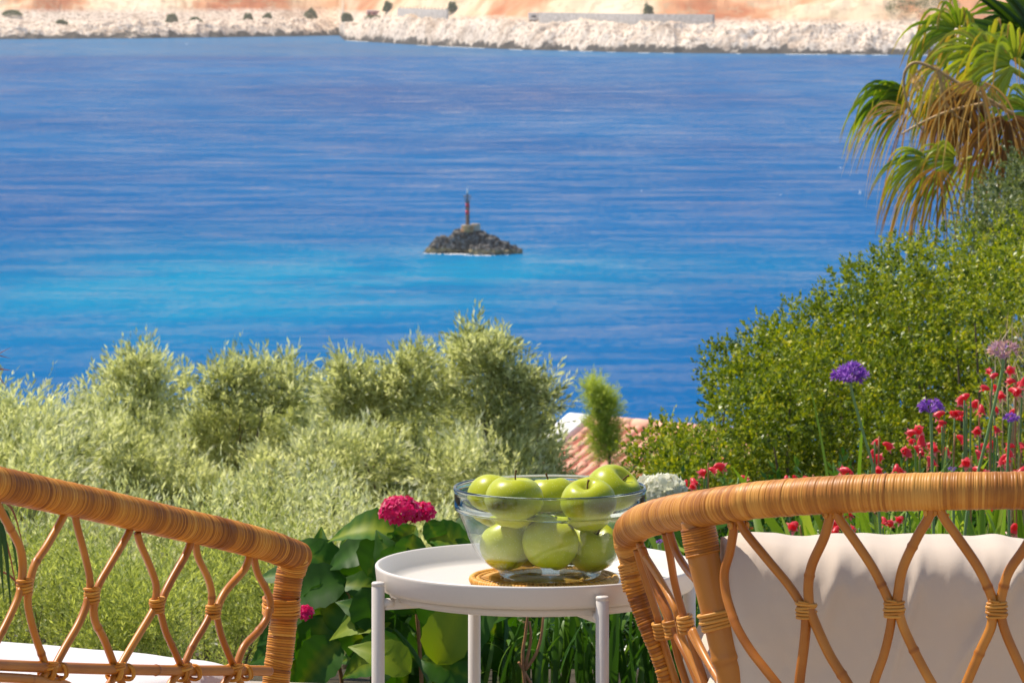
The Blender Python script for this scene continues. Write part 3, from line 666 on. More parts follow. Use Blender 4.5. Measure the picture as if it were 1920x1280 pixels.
def apple_mesh(k):
    lr = np.random.default_rng(50 + k); ph = np.linspace(0, np.pi, 40); th = np.linspace(0, 2 * np.pi, 56, endpoint=False)
    PH, TH = np.meshgrid(ph, th, indexing='ij')
    lob = 1 + .018 * np.cos(5 * TH + lr.uniform(0, 6)) * (np.abs(np.cos(PH))) + .015 * np.cos(2 * TH + lr.uniform(0, 6))
    r = np.sin(PH) ** .92 * (1 + .07 * np.cos(PH)) * lob
    z = .94 * np.cos(PH) * (1 + .02 * np.cos(3 * TH + lr.uniform(0, 6)))
    z = z - .42 * np.exp(-(r / .30) ** 1.6) * (PH < np.pi / 2) + .20 * np.exp(-(r / .25) ** 2) * (PH > np.pi / 2)
    V = np.stack([r * np.cos(TH), r * np.sin(TH), z], -1).reshape(-1, 3)
    i = np.arange(39)[:, None] * 56; j = np.arange(56)[None]; j2 = (j + 1) % 56
    return V, [np.stack([i + j, i + 56 + j, i + 56 + j2, i + j2], -1).reshape(-1, 4)]
AP = [((-.0264, 6.030, .6142), .0385, (-28, 18), .85, 'green apple at the upper left back of the bowl, stalk leaning left'),
      ((.0031, 5.9366, .6241), .0402, (3, 2), 1.05, 'green apple at the upper left front of the bowl with a tall upright stalk'),
      ((.0555, 6.0675, .6088), .0385, (4, 8), .9, 'green apple in the middle of the bowl behind the two front ones'),
      ((.1063, 5.9357, .6205), .0392, (18, -6), .7, 'green apple at the upper right front of the bowl, short stalk in its hollow'),
      ((.1415, 6.020, .6252), .0412, (18, 34), .6, 'highest green apple, resting at the right back against the bowl rim'),
      ((-.0068, 5.9741, .5593), .0378, (-20, -30), .8, 'green apple low at the left, seen through the bowl wall'),
      ((.0531, 5.931, .5661), .0388, (-8, 10), .4, 'green apple in the bottom front centre, seen through the bowl wall'),
      ((.1117, 5.9754, .5576), .0378, (30, 20), .8, 'green apple low at the right, seen through the bowl wall'),
      ((.0186, 6.0505, .5501), .0345, (10, 10), .8, 'green apple hidden at the bottom back left of the bowl'),
      ((.0896, 6.0496, .5504), .0345, (-10, 10), .8, 'green apple hidden at the bottom back right of the bowl')]
for k, (c, r, (rx, ry), sl, lab) in enumerate(AP):
    V, Fs = apple_mesh(k); o = obj('apple', mesh_np('apple', V * r * [1.0, 1.0, 1.0], Fs, M['apple']), loc=c)
    o.rotation_euler = (math.radians(rx), math.radians(ry), k * 1.3 if abs(rx) + abs(ry) < 14 else 0); tag(o, lab, 'apple', 'green apples in the glass bowl')
    p = catmull([[0, 0, .45 * r], [.02 * r, 0, .62 * r], [.05 * r, .03 * r, (.62 + .25 * sl) * r], [.10 * r, .03 * r, (.62 + .45 * sl) * r]], 4)
    V, Fs = tube_arrays(p, np.interp(np.linspace(0, 1, len(p)), [0, .8, 1], [.0011, .0012, .0019]), 8); obj('stem', mesh_np('stem', V, Fs, M['stem']), o)

# ------------------------------------------------------------------ rattan chairs
def wrapped(path, R, pitch, sides=28, bumpy=.0011, dark=.10, skew=.0025, seed=0, ring_w=.35):
    lr = np.random.default_rng(seed); c = catmull(path, 16); L = np.linalg.norm(np.diff(c, axis=0), axis=1).sum()
    w = []; 
    while sum(w) < L: w.append(pitch * lr.uniform(.72, 1.35))
    e = np.concatenate([[0], np.cumsum(w)]); s = []; ph = []; idn = []
    for k in range(len(w)):
        for q in (.04, .25, .5, .75, .96): s.append(e[k] + w[k] * q); ph.append(q); idn.append(k)
    s = np.array(s); ph = np.array(ph); idn = np.array(idn); ok = s < L; s, ph, idn = s[ok], ph[ok], idn[ok]
    p, _ = resample(c, s); Rv = np.interp(s / L, np.linspace(0, 1, len(R)), R) if hasattr(R, '__len__') else np.full(len(s), R)
    kk = len(w) + 1; lift = lr.normal(0, .00025, kk); tone = np.clip(lr.normal(.52, .2, kk) + .22 * np.sin(np.arange(kk) / 9.0 + seed) + .14 * np.sin(np.arange(kk) / 3.1), .08, 1)
    tone = np.where(lr.random(kk) < dark, tone * .3, tone)
    Rv = Rv + bumpy * np.sqrt(np.maximum(0, 1 - (2 * ph - 1) ** 2)) - bumpy * .6 + lift[idn]
    tv = tone[idn]; tv = np.where((ph < .1) | (ph > .9), tv * ring_w, tv)
    a = np.linspace(0, 2 * np.pi, sides, endpoint=False); pk = .4 * np.sin(np.arange(kk) / 11.0); sh = skew * np.cos(a[None] + pk[idn][:, None])
    V, Fs = tube_arrays(p, Rv, sides, True, sh); tvv = np.concatenate([np.repeat(tv, sides), [.2, .2]]); return V, Fs, tvv
def cane(path, r, parent, mat='cane', seed=None, name='cane', nodes=True, flat=None):
    c = catmull(path, 8); L = np.linalg.norm(np.diff(c, axis=0), axis=1).sum(); p, s = resample(c, .004)
    rr_ = np.full(len(s), r); tn = np.full(len(s), rng.uniform(.35, .85)) + .08 * np.sin(s * 60 + rng.uniform(0, 6))
    if nodes:
        q = rng.uniform(.04, .16)
        while q < L:
            g_ = np.exp(-((s - q) / .0018) ** 2); rr_ = rr_ + r * .16 * g_; tn = tn * (1 - .85 * np.exp(-((s - q - .001) / .0016) ** 2)); q += rng.uniform(.14, .3)
    V, Fs = tube_arrays(p, rr_, 12); return obj(name, mesh_np(name, V, Fs, M[mat], np.concatenate([np.repeat(tn, 12), [.3, .3]])), parent)
def binding(c, along, side, parent, a=.0125, b=.0075, turns=5, pitch=.0036, r=.0021, mat='wrap_light', name='binding'):
    """stack of turns of flat cane round a crossing; along = direction of the stack, side = direction of its width"""
    along = np.asarray(along, float); along /= np.linalg.norm(along); side = np.asarray(side, float); side = side - along * side.dot(along); side /= np.linalg.norm(side); nn = np.cross(along, side)
    parts = []; t = np.linspace(0, 2 * np.pi, 25)
    for k in range(turns):
        w = 1 + rng.uniform(-.06, .06); tl = rng.uniform(-.0012, .0012)
        ct, st = np.cos(t), np.sin(t); sx = np.sign(ct) * np.abs(ct) ** .75; sy = np.sign(st) * np.abs(st) ** .75
        p = np.asarray(c)[None] + (a * w * sx)[:, None] * side + (b * w * sy)[:, None] * nn + ((k - (turns - 1) / 2) * pitch + tl * ct)[:, None] * along
        parts.append((*tube_arrays(p, r, 8, False), rng.uniform(.35, .95)))
    # loose tail
    p = np.array([np.asarray(c) + side * a * .2 - nn * b * 1.25 + along * (turns * .5 * pitch), np.asarray(c) - side * a * .9 - nn * b * 1.1 + along * (turns * .5 * pitch + .002)])
    parts.append((*tube_arrays(p, r * .7, 6), .6))
    V, Fs, T_ = merge(parts); return obj(name, mesh_np(name, V, Fs, M[mat], T_), parent)

M['cushion'] = None
def fabric(name, col):
    m, nt, b = new_mat(name); co = objco(nt); b.inputs['Base Color'].default_value = (*col, 1); b.inputs['Roughness'].default_value = .9; b.inputs['Specular IOR Level'].default_value = .15
    b.inputs['Sheen Weight'].default_value = .15
    n = noise(nt, 600, 3, .7, objco(nt, (1, 1, .35))); n2 = noise(nt, 30, 4, .6, co)
    h = math_n(nt, 'ADD', math_n(nt, 'MULTIPLY', n.outputs[0], .3), n2.outputs[0]); bump(nt, b, h, .25, .002); return m
M['fab_white'] = fabric('white_canvas', (.68, .655, .67)); M['fab_cream'] = fabric('cream_canvas', (.61, .51, .42))

def cushion_mesh(w, d, h, nx=60, ny=60, puff=1.0, seed=0, wr=.004):
    """a pillow lying in xy, centre at the origin, with pinched seam and creases"""
    u = np.linspace(-1, 1, nx); v = np.linspace(-1, 1, ny); U, Vv = np.meshgrid(u, v)
    prof_ = (1 - np.abs(U) ** 14) ** .5 * (1 - np.abs(Vv) ** 14) ** .5
    outs = []
    for s in (1, -1):
        cr = fbm(U * 2.2, Vv * 5, seed, 4, 200 + seed + (0 if s > 0 else 9), True) * wr
        x = U * w / 2 * (1 - .03 * np.abs(Vv) ** 3 * 0); y = Vv * d / 2 + .006 * np.sin(U * 14 + seed) * np.abs(Vv) ** 8 * np.sign(Vv)
        x = x + .006 * np.sin(Vv * 13 + seed) * np.abs(U) ** 8 * np.sign(U)
        edge = .12 + .88 * prof_
        z = s * (h / 2 * prof_ ** .8 * (.7 + .3 * (1 - U * U * .5 - Vv * Vv * .5)) + cr * prof_ ** .5)
        outs.append(np.stack([x, y, z], -1).reshape(-1, 3))
    i = np.arange(nx * ny).reshape(ny, nx); Q = np.stack([i[:-1, :-1], i[:-1, 1:], i[1:, 1:], i[1:, :-1]], -1).reshape(-1, 4)
    return np.vstack(outs), [np.vstack([Q, Q[:, ::-1] + nx * ny])]

# ---- left armchair
lc = empty('rattan_armchair', (-.8, 5.7, 0)); tag(lc, 'rattan armchair at the left, its wrapped arm sloping down to a wrapped corner post', 'armchair')
def world_child(o):  # geometry below is laid out in world coordinates
    o.location = (-o.parent.location.x, -o.parent.location.y, -o.parent.location.z) if o.parent else (0, 0, 0); return o
def dl(px): return 5.3 + .7 * px / 565.0
lrail = [P(558, 1043, 6.01), P(540, 1036, dl(548)), P(500, 1022, dl(500)), P(420, 1001, dl(420)), P(300, 974, dl(300)), P(180, 946, dl(180)), P(80, 925, dl(80)), P(0, 908, dl(0)), P(-120, 884, dl(-120)),
         np.array([-.80, 4.99, .795]), np.array([-.95, 4.90, .81]), np.array([-1.12, 4.93, .81]), np.array([-1.24, 5.06, .79]), np.array([-1.26, 5.3, .745]), np.array([-1.1, 5.75, .63]), np.array([-.93, 6.27, .54])]
def rail_end_fix(L): return L
V, Fs, T_ = wrapped(lrail, .0212, .0031, seed=3); o = obj('top_rail', mesh_np('top_rail', V, Fs, M['wrap'], T_), lc)
# rounded cap of the rail where it meets the post, wrapped crosswise
V, Fs, T_ = wrapped([P(548, 1024, 6.0), P(550, 1044, 6.0), P(547, 1072, 6.0)], [.0155, .0222, .0195], .0031, seed=8, skew=.006); obj('corner_wrap', mesh_np('corner_wrap', V, Fs, M['wrap'], T_), lc)
pp = [P(548, 1052, 6.0), P(541, 1090, 6.0), P(532, 1160, 6.0), P(524, 1230, 6.0), P(517, 1285, 6.0), np.array([-.345, 6.0, .15]), np.array([-.355, 6.0, .0])]
V, Fs, T_ = wrapped(pp, .0192, .0034, seed=4, bumpy=.0013, dark=.18); obj('front_post', mesh_np('front_post', V, Fs, M['wrap'], T_), lc)
z1 = lambda L, ox=0, oy=860, s=3.048: [(ox + x / s, oy + y / s) for x, y in L]
def canes_px(lst, depth, parent, r, trans):
    for L in lst:
        q = trans(L); cane([P(x, y, depth(x, y)) for x, y in q], r * rng.uniform(.93, 1.07), parent)
up = [[(-30, 230), (0, 290), (60, 400), (112, 500), (130, 600), (124, 700), (118, 770)], [(372, 310), (340, 370), (265, 500), (200, 600), (172, 700), (162, 780)],
      [(430, 320), (440, 380), (485, 550), (513, 680), (512, 760), (500, 830)], [(745, 400), (715, 460), (620, 620), (560, 730), (540, 840)],
      [(785, 420), (800, 480), (860, 620), (892, 720), (890, 800), (878, 880)], [(1092, 460), (1085, 490), (1060, 550), (980, 690), (928, 800), (912, 890)],
      [(1118, 460), (1122, 510), (1135, 570), (1188, 680), (1210, 770), (1206, 850), (1200, 910)], [(1435, 530), (1415, 590), (1390, 640), (1290, 755), (1243, 850), (1232, 915)],
      [(1452, 550), (1460, 610), (1480, 670), (1515, 730), (1542, 800), (1545, 880)]]
lo = [[(118, 740), (100, 800), (60, 890), (0, 1010), (-60, 1120), (-80, 1180)], [(160, 740), (162, 850), (195, 990), (250, 1150), (262, 1200)],
      [(505, 790), (488, 850), (445, 950), (370, 1080), (310, 1190)], [(535, 800), (542, 920), (595, 1030), (650, 1170), (668, 1210)],
      [(885, 850), (850, 910), (765, 1050), (700, 1160), (680, 1200)], [(912, 850), (945, 980), (985, 1070), (1030, 1170), (1045, 1210)],
      [(1205, 880), (1170, 950), (1105, 1060), (1060, 1160), (1050, 1200)], [(1235, 880), (1262, 1000), (1300, 1100), (1335, 1180), (1345, 1215)],
      [(1540, 850), (1520, 920), (1470, 990), (1395, 1070), (1355, 1170), (1345, 1210)]]
canes_px(up + lo, lambda x, y: dl(x) + .002, lc, .0052, z1)
# diamonds below the lower rail
lo2 = [[(668, 1200), (700, 1290), (760, 1420), (850, 1540), (880, 1640)], [(690, 1200), (620, 1290), (540, 1420), (500, 1540), (490, 1640)], [(1045, 1210), (1075, 1290), (1140, 1420), (1180, 1540), (1190, 1640)],
       [(1035, 1210), (975, 1280), (920, 1400), (890, 1520), (880, 1640)], [(1345, 1210), (1380, 1290), (1440, 1400), (1480, 1480)], [(1335, 1210), (1280, 1280), (1220, 1400), (1195, 1540), (1190, 1640)],
       [(262, 1200), (300, 1280), (400, 1420), (470, 1540), (490, 1640)], [(280, 1200), (200, 1300), (100, 1420), (60, 1560), (60, 1640)]]
canes_px(lo2, lambda x, y: dl(x) + .002, lc, .0052, z1)
for (x, y), (sx, tilt) in zip(z1([(142, 730), (525, 778), (898, 836), (1218, 872)]), [(1, 0)] * 4):
    d = dl(x); side = P(x + 50, y + 8, dl(x + 50)) - P(x, y, d)
    binding(P(x, y, d), (0, 0, 1), side, lc, a=.0108, b=.0072, turns=5, pitch=.0040, r=.0020, mat='wrap')
binding(P(*z1([(1608, 842)])[0], 5.995), (.02, 0, 1), (1, .1, 0), lc, a=.0255, b=.034, turns=6, pitch=.0042, r=.0022, mat='wrap')
cane([P(-260, 1234, dl(-260)), P(0, 1246, dl(0)), P(150, 1252, dl(150)), P(330, 1256, dl(330)), P(460, 1256, dl(460)), P(505, 1257, dl(505))], .0072, lc, 'cane', name='lower_rail')
cane([P(-260, 1258, dl(-260)), P(0, 1269, dl(0)), P(80, 1275, dl(80)), P(125, 1284, dl(125) + .01), P(150, 1310, dl(150) + .01)], .0062, lc, 'cane', name='second_rail')
for x, y in z1([(280, 1195), (665, 1200), (1045, 1205), (1340, 1205)]):
    d = dl(x); sv_ = P(x + 50, y + 2, dl(x + 50)) - P(x, y, d)
    binding(P(x - 4, y + 5, d), sv_, (0, 0, 1), lc, a=.0105, b=.0105, turns=2, pitch=.0048, r=.0022, mat='wrap', name='knot')
    binding(P(x + 20, y + 5, dl(x + 20)), sv_ + np.array([0, 0, .02 * np.linalg.norm(sv_) / .05]), (0, 0, 1), lc, a=.0098, b=.0098, turns=2, pitch=.0044, r=.0022, mat='wrap', name='knot')
    binding(P(x, y - 5, d), (0, 0, 1), sv_, lc, a=.0145, b=.0075, turns=2, pitch=.004, r=.0022, mat='wrap', name='knot')
for q in ([(x, y) for x, y in z1([(1605, 640)])],):
    pass
# frame, legs and cushion of the rest of the chair (mostly outside the picture)
fr = [(-.335, 6.0), (-.70, 5.13), (-.95, 5.02), (-1.18, 5.12), (-1.22, 5.4), (-.90, 6.22)]
z_b = .22
for k in range(len(fr)):
    a_, b_ = fr[k], fr[(k + 1) % len(fr)]
    cane([np.array([*a_, z_b]), np.array([(a_[0] + b_[0]) / 2, (a_[1] + b_[1]) / 2, z_b]), np.array([*b_, z_b])], .010, lc, 'cane', name='frame_rail')
for (x, y) in fr[1:5]:
    pass
V, Fs, T_ = wrapped([np.array([-.93, 6.25, .53]), np.array([-.92, 6.24, .25]), np.array([-.92, 6.24, 0])], .0192, .0045, sides=16, seed=5); obj('far_post', mesh_np('far_post', V, Fs, M['wrap'], T_), lc)
for (x, y, z) in ((-.72, 5.10, .76), (-1.22, 5.12, .77)): cane([np.array([x, y, z]), np.array([x + .01, y + .02, .4]), np.array([x, y, 0])], .017, lc, 'bamboo', name='back_post')
for s in range(9):   # lattice of the back
    t0_ = s / 9; xx = -.74 - .46 * t0_; yy = 5.04 - .13 * math.sin(t0_ * math.pi)
    for q in (-1, 1): cane([np.array([xx, yy, .78]), np.array([xx + q * .022, yy, .62]), np.array([xx + q * .005, yy, .5]), np.array([xx + q * .022, yy, .36]), np.array([xx, yy, .22])], .005, lc, nodes=False)
V, Fs = cushion_mesh(.60, .62, .10, 40, 40, seed=2, wr=.002)
ang = math.atan2(.41, -.91)
R = np.array([[.91, .41, 0], [-.41, .91, 0], [0, 0, 1]]).T
cu = obj('seat_cushion', mesh_np('seat_cushion', V, Fs, M['fab_white']), None)
cu.matrix_world = Matrix(((.905, .425, 0, -.765), (-.425, .905, 0, 5.80), (0, 0, 1, .365), (0, 0, 0, 1)))
tag(cu, 'white seat cushion lying in the left rattan armchair', 'cushion'); cu.name = 'seat_cushion'
V, Fs = box_arrays((0, 0, 0), (.60, .62, .012)); sb = obj('seat_base', mesh_np('seat_base', V, Fs, M['cane'], np.full(8, .5), smooth=False), lc); sb.matrix_local = Matrix.Translation(lc.location).inverted() @ Matrix(((.905, .425, 0, -.85), (-.425, .905, 0, 5.82), (0, 0, 1, .30), (0, 0, 0, 1)))
for o in list(lc.children):
    if o.name.startswith('seat_base'): continue
    world_child(o)

# ---- right armchair / loveseat, seen from behind
rc = empty('rattan_loveseat', (.6, 5.5, 0)); tag(rc, 'rattan seat at the right seen from behind, cream cushion showing through its diamond lattice', 'armchair')
XM = .60
pr_ = [(1177, 1003, 5.78), (1190, 987, 5.74), (1211, 975, 5.68), (1255, 963, 5.52), (1305, 954, 5.38), (1380, 943, 5.29), (1430, 936, 5.26), (1578, 926, 5.2), (1745, 921, 5.17), (1912, 919, 5.16)]
half = [P(*q) for q in pr_]
end = [P(1196, 1062, 5.785), P(1181, 1030, 5.785)]
mir = lambda p: np.array([2 * XM - p[0], p[1], p[2]])
full = [P(1187, 1056, 5.785), P(1177, 1026, 5.785)] + half + [mir(p) for p in half[::-1][1:]] + [mir(P(1177, 1026, 5.785)), mir(P(1187, 1056, 5.785))]
Lr = len(full); Rr = np.full(60, .0228); Rr[:2] = (.0150, .0185); Rr[-2:] = (.0185, .0150)
V, Fs, T_ = wrapped(full, Rr, .0036, sides=32, bumpy=.0006, dark=.06, skew=.001, seed=21, ring_w=.72); obj('top_rail', mesh_np('top_rail', V, Fs, M['wrap_light'], T_), rc)
wp = [P(1184, 1050, 5.785), P(1192, 1099, 5.78), P(1208, 1149, 5.77), P(1224, 1192, 5.76), P(1242, 1239, 5.755), P(1253, 1280, 5.75), np.array([.235, 5.75, .30]), np.array([.25, 5.75, .15]), np.array([.255, 5.75, 0])]
for q in (lambda p: p, mir):
    V, Fs, T_ = wrapped([q(p) for p in wp], [.0165, .0130, .0125, .0125, .0125, .0125], .0046, seed=22, bumpy=.0014, dark=.15); obj('arm_post', mesh_np('arm_post', V, Fs, M['wrap'], T_), rc)
# interlaced wrapping where the arm post meets the rail
parts = []
for k in range(9):
    yy = 1052 + k * 5.5; x0 = 1183 + k * 1.2
    for s in (-1, 1):
        c0 = P(x0, yy, 5.785); t = np.linspace(-1.3, 1.3, 9); pth = np.stack([c0[0] + .0165 * np.sin(t * 1.1), c0[1] - .0165 * np.cos(t * 1.1), c0[2] + s * .006 * t], 1)
        parts.append((*tube_arrays(pth, .0021, 6), rng.uniform(.4, 1)))
V, Fs, T_ = merge(parts); obj('corner_weave', mesh_np('corner_weave', V, Fs, M['wrap_light'], T_), rc)
bp = [P(1306, 975, 5.385), P(1318, 1040, 5.375), P(1333, 1100, 5.37), P(1350, 1170, 5.365), P(1365, 1235, 5.36), P(1377, 1285, 5.36), np.array([.312, 5.36, .25]), np.array([.33, 5.36, 0])]
def bamboo(pts, r, parent, nodes):
    c = catmull(pts, 12); p, s = resample(c, .003); rr_ = np.full(len(s), r); tn = np.full(len(s), .55)
    for q in nodes: rr_ = rr_ + r * .07 * np.exp(-((s - q) / .004) ** 2) - r * .04 * np.exp(-((s - q - .006) / .003) ** 2); tn = tn * (1 - .55 * np.exp(-((s - q - .005) / .0025) ** 2))
    V, Fs = tube_arrays(p, rr_, 28); obj('back_post', mesh_np('back_post', V, Fs, M['bamboo'], np.concatenate([np.repeat(tn, 28), [.3, .3]])), parent)
bamboo(bp, .0203, rc, (.175, .42)); bamboo([mir(p) for p in bp], .0203, rc, (.22, .5))
V, Fs, T_ = wrapped([P(1308, 985, 5.383), P(1313, 1010, 5.38), P(1319, 1042, 5.375)], .0222, .0034, seed=30, bumpy=.0012); obj('post_collar', mesh_np('post_collar', V, Fs, M['wrap'], T_), rc)
binding(P(1346, 1161, 5.367), P(1350, 1170, 5.365) - P(1333, 1100, 5.37), (1, 0, -.1), rc, a=.0225, b=.0225, turns=5, pitch=.0044, r=.0024)
def dr(px): return float(np.interp(px, [1305, 1380, 1430, 1578, 1745, 1912, 2300], [5.38, 5.29, 5.26, 5.2, 5.17, 5.16, 5.17]))
z3 = lambda L: [(1120 + x / 2.4, 860 + y / 2.4) for x, y in L]
bk = [[(622, 250), (612, 330), (596, 420), (572, 510), (578, 600), (600, 680), (630, 760), (690, 860), (760, 950), (830, 1040), (880, 1120)],
      [(630, 250), (660, 320), (760, 445), (860, 565), (915, 650), (930, 700)], [(950, 660), (985, 750), (1045, 880), (1120, 1000), (1190, 1110)],
      [(1055, 200), (1042, 280), (1018, 360), (968, 470), (950, 560), (952, 650), (952, 700)], [(940, 690), (938, 760), (928, 860), (910, 1000), (905, 1110)],
      [(1062, 200), (1090, 270), (1150, 355), (1240, 490), (1305, 620), (1325, 680)], [(1350, 660), (1375, 750), (1425, 860), (1500, 1000), (1570, 1110)],
      [(1505, 190), (1492, 260), (1440, 350), (1375, 490), (1353, 610), (1345, 680)], [(1325, 690), (1318, 760), (1290, 880), (1248, 1000), (1225, 1110)],
      [(1525, 190), (1560, 265), (1620, 350), (1715, 490), (1775, 620), (1785, 690)], [(1810, 670), (1830, 760), (1870, 860), (1935, 1000), (1990, 1110)],
      [(2010, 190), (1985, 290), (1920, 405), (1850, 510), (1818, 620), (1808, 690)], [(1780, 690), (1770, 760), (1725, 860), (1665, 1000), (1620, 1110)],
      [(2030, 190), (2070, 290), (2160, 430), (2250, 560), (2290, 690)], [(2310, 680), (2330, 760), (2390, 880), (2470, 1010), (2520, 1110)]]
canes_px(bk, lambda x, y: dr(x), rc, .0060, z3)
for (x, y) in z3([(940, 682), (1336, 676), (1797, 678), (2298, 684)]):
    d = dr(x); binding(P(x, y, d), (0, 0, 1), (1, 0, 0), rc, a=.0116, b=.0072, turns=5, pitch=.0041, r=.0020)
for (x, y) in z3([(635, 296), (1062, 246), (1515, 236)]):
    binding(P(x, y + 1, dr(x)), (1, 0, 0.02), (0, 1, 0), rc, a=.004, b=.003, turns=3, pitch=.010, r=.0026)
# side arm lattice
def pside(x, y):
    yy = (y - 1003) / (1280 - 1003); xw = 1177 + (1253 - 1177) * yy + 8; xb = 1308 + (1377 - 1308) * yy; t = np.clip((x - xw) / (xb - xw), 0, 1); return 5.76 + (5.37 - 5.76) * t
z7 = lambda L: [(1130 + x / 3.2, 880 + y / 3.2) for x, y in L]
sd = [[(215, 430), (245, 500), (350, 670), (430, 820), (455, 900), (475, 1000), (530, 1130), (600, 1290), (650, 1400)],
      [(205, 480), (235, 590), (290, 760), (335, 900), (360, 1010), (400, 1150), (445, 1290), (470, 1400)],
      [(225, 440), (262, 560), (330, 740), (385, 880), (420, 980), (455, 1130), (505, 1290), (540, 1400)],
      [(240, 470), (310, 660), (395, 860), (440, 990), (510, 1130), (575, 1290), (620, 1400)],
      [(375, 380), (405, 520), (432, 680), (475, 840), (505, 930), (550, 1080), (600, 1230), (640, 1350)],
      [(400, 370), (440, 490), (500, 590), (560, 660)], [(540, 960), (590, 1070), (660, 1200), (740, 1330)], [(480, 870), (520, 960), (580, 1070), (640, 1170)]]
for L in sd: q = z7(L); cane([P(x, y, pside(x, y)) for x, y in q], .0052, rc)
for (x, y) in z7([(415, 950), (500, 925), (352, 965)]):
    binding(P(x, y, pside(x, y)), (.22, 0, -1), (1, 0, .22), rc, a=.0092, b=.0125, turns=5, pitch=.0048, r=.0025)
# mirrored right arm, seat rails, legs: outside the picture but part of the seat
for k in range(5):
    a_ = mir(np.array([.17 + .012 * k, 5.74 - .08 * k, .60 + .015 * k]))
    for q in (-1, 1): cane([a_, a_ + [-.02, q * .03, -.15], a_ + [-.03, 0, -.25], a_ + [-.05, q * .03, -.4]], .0052, rc, nodes=False)
fr = [(.245, 5.75), (.325, 5.36), (.60, 5.18), (2 * XM - .325, 5.36), (2 * XM - .245, 5.75)]
for zb in (.36, .20):
    for k in range(5):
        a_, b_ = fr[k], fr[(k + 1) % 5]; cane([np.array([*a_, zb]), np.array([(a_[0] + b_[0]) / 2, (a_[1] + b_[1]) / 2 - (.02 if k in (1, 2) else 0), zb]), np.array([*b_, zb])], .011, rc, name='frame_rail')
for o in list(rc.children): world_child(o)
V, Fs = cushion_mesh(.70, .56, .12, 50, 30, seed=4, wr=.003)
cu = obj('seat_cushion', mesh_np('seat_cushion', V, Fs, M['fab_cream']), None, (XM, 5.70, .425)); tag(cu, 'cream seat cushion under the back pillow in the right rattan seat', 'cushion')
# back pillow: stands on the seat, leaning on the lattice
def back_pillow():
    nx, nz = 190, 90; u = np.linspace(-1, 1, nx); v = np.linspace(-1, 1, nz); U, Vv = np.meshgrid(u, v)
    w, h, th = .70, .30, .17; outs = []
    for s in (-1, 1):
        pf = (1 - np.abs(U) ** 8) ** .5 * (1 - np.abs(Vv) ** 5) ** .5
        x = U * w / 2; z = Vv * h / 2
        scal = .0012 * np.sin(U * 23 + 1 + 2 * U * U) + .0008 * np.sin(U * 41 + 2) + .004 * fbm(U * 5, 0 * U, 0, 3, 301)
        z = z + scal * sstep(.3, 1, Vv)
        fold = 0
        for fx, fz, fa, fw, fl, tl in ((-.34, .45, .010, .020, .5, .10), (-.02, .55, .014, .022, .45, .25), (.28, .15, .016, .016, .75, -.02), (.30, .25, -.010, .03, .6, .05), (.50, .3, .012, .022, .6, .06), (-.62, .6, .008, .03, .4, .1), (.72, .4, .010, .02, .5, 0), (.1, .7, .009, .016, .3, -.2)):
            fold = fold + fa * np.exp(-((U - fx - tl * (Vv - fz)) / fw) ** 2) * np.exp(-((Vv - fz) / fl) ** 2)
        fold = fold + .010 * fbm(U * 4, Vv * 1.3, 0, 4, 311) + .005 * fbm(U * 16, Vv * 1.6, 0, 3, 321) * sstep(0, 1, Vv)
        y = s * th / 2 * pf ** .75 + s * fold * pf ** .4 * (1 if s < 0 else .5)
        outs.append(np.stack([x, y, z], -1).reshape(-1, 3))
    i = np.arange(nx * nz).reshape(nz, nx); Q = np.stack([i[:-1, :-1], i[:-1, 1:], i[1:, 1:], i[1:, :-1]], -1).reshape(-1, 4)
    return np.vstack(outs), [np.vstack([Q, Q[:, ::-1] + nx * nz])]
V, Fs = back_pillow(); cu = obj('back_pillow', mesh_np('back_pillow', V, Fs, M['fab_cream']), None, (.61, 5.405, .495)); cu.rotation_euler = (math.radians(3), math.radians(1.4), 0)
tag(cu, 'large cream back pillow leaning inside the lattice of the right rattan seat', 'pillow')
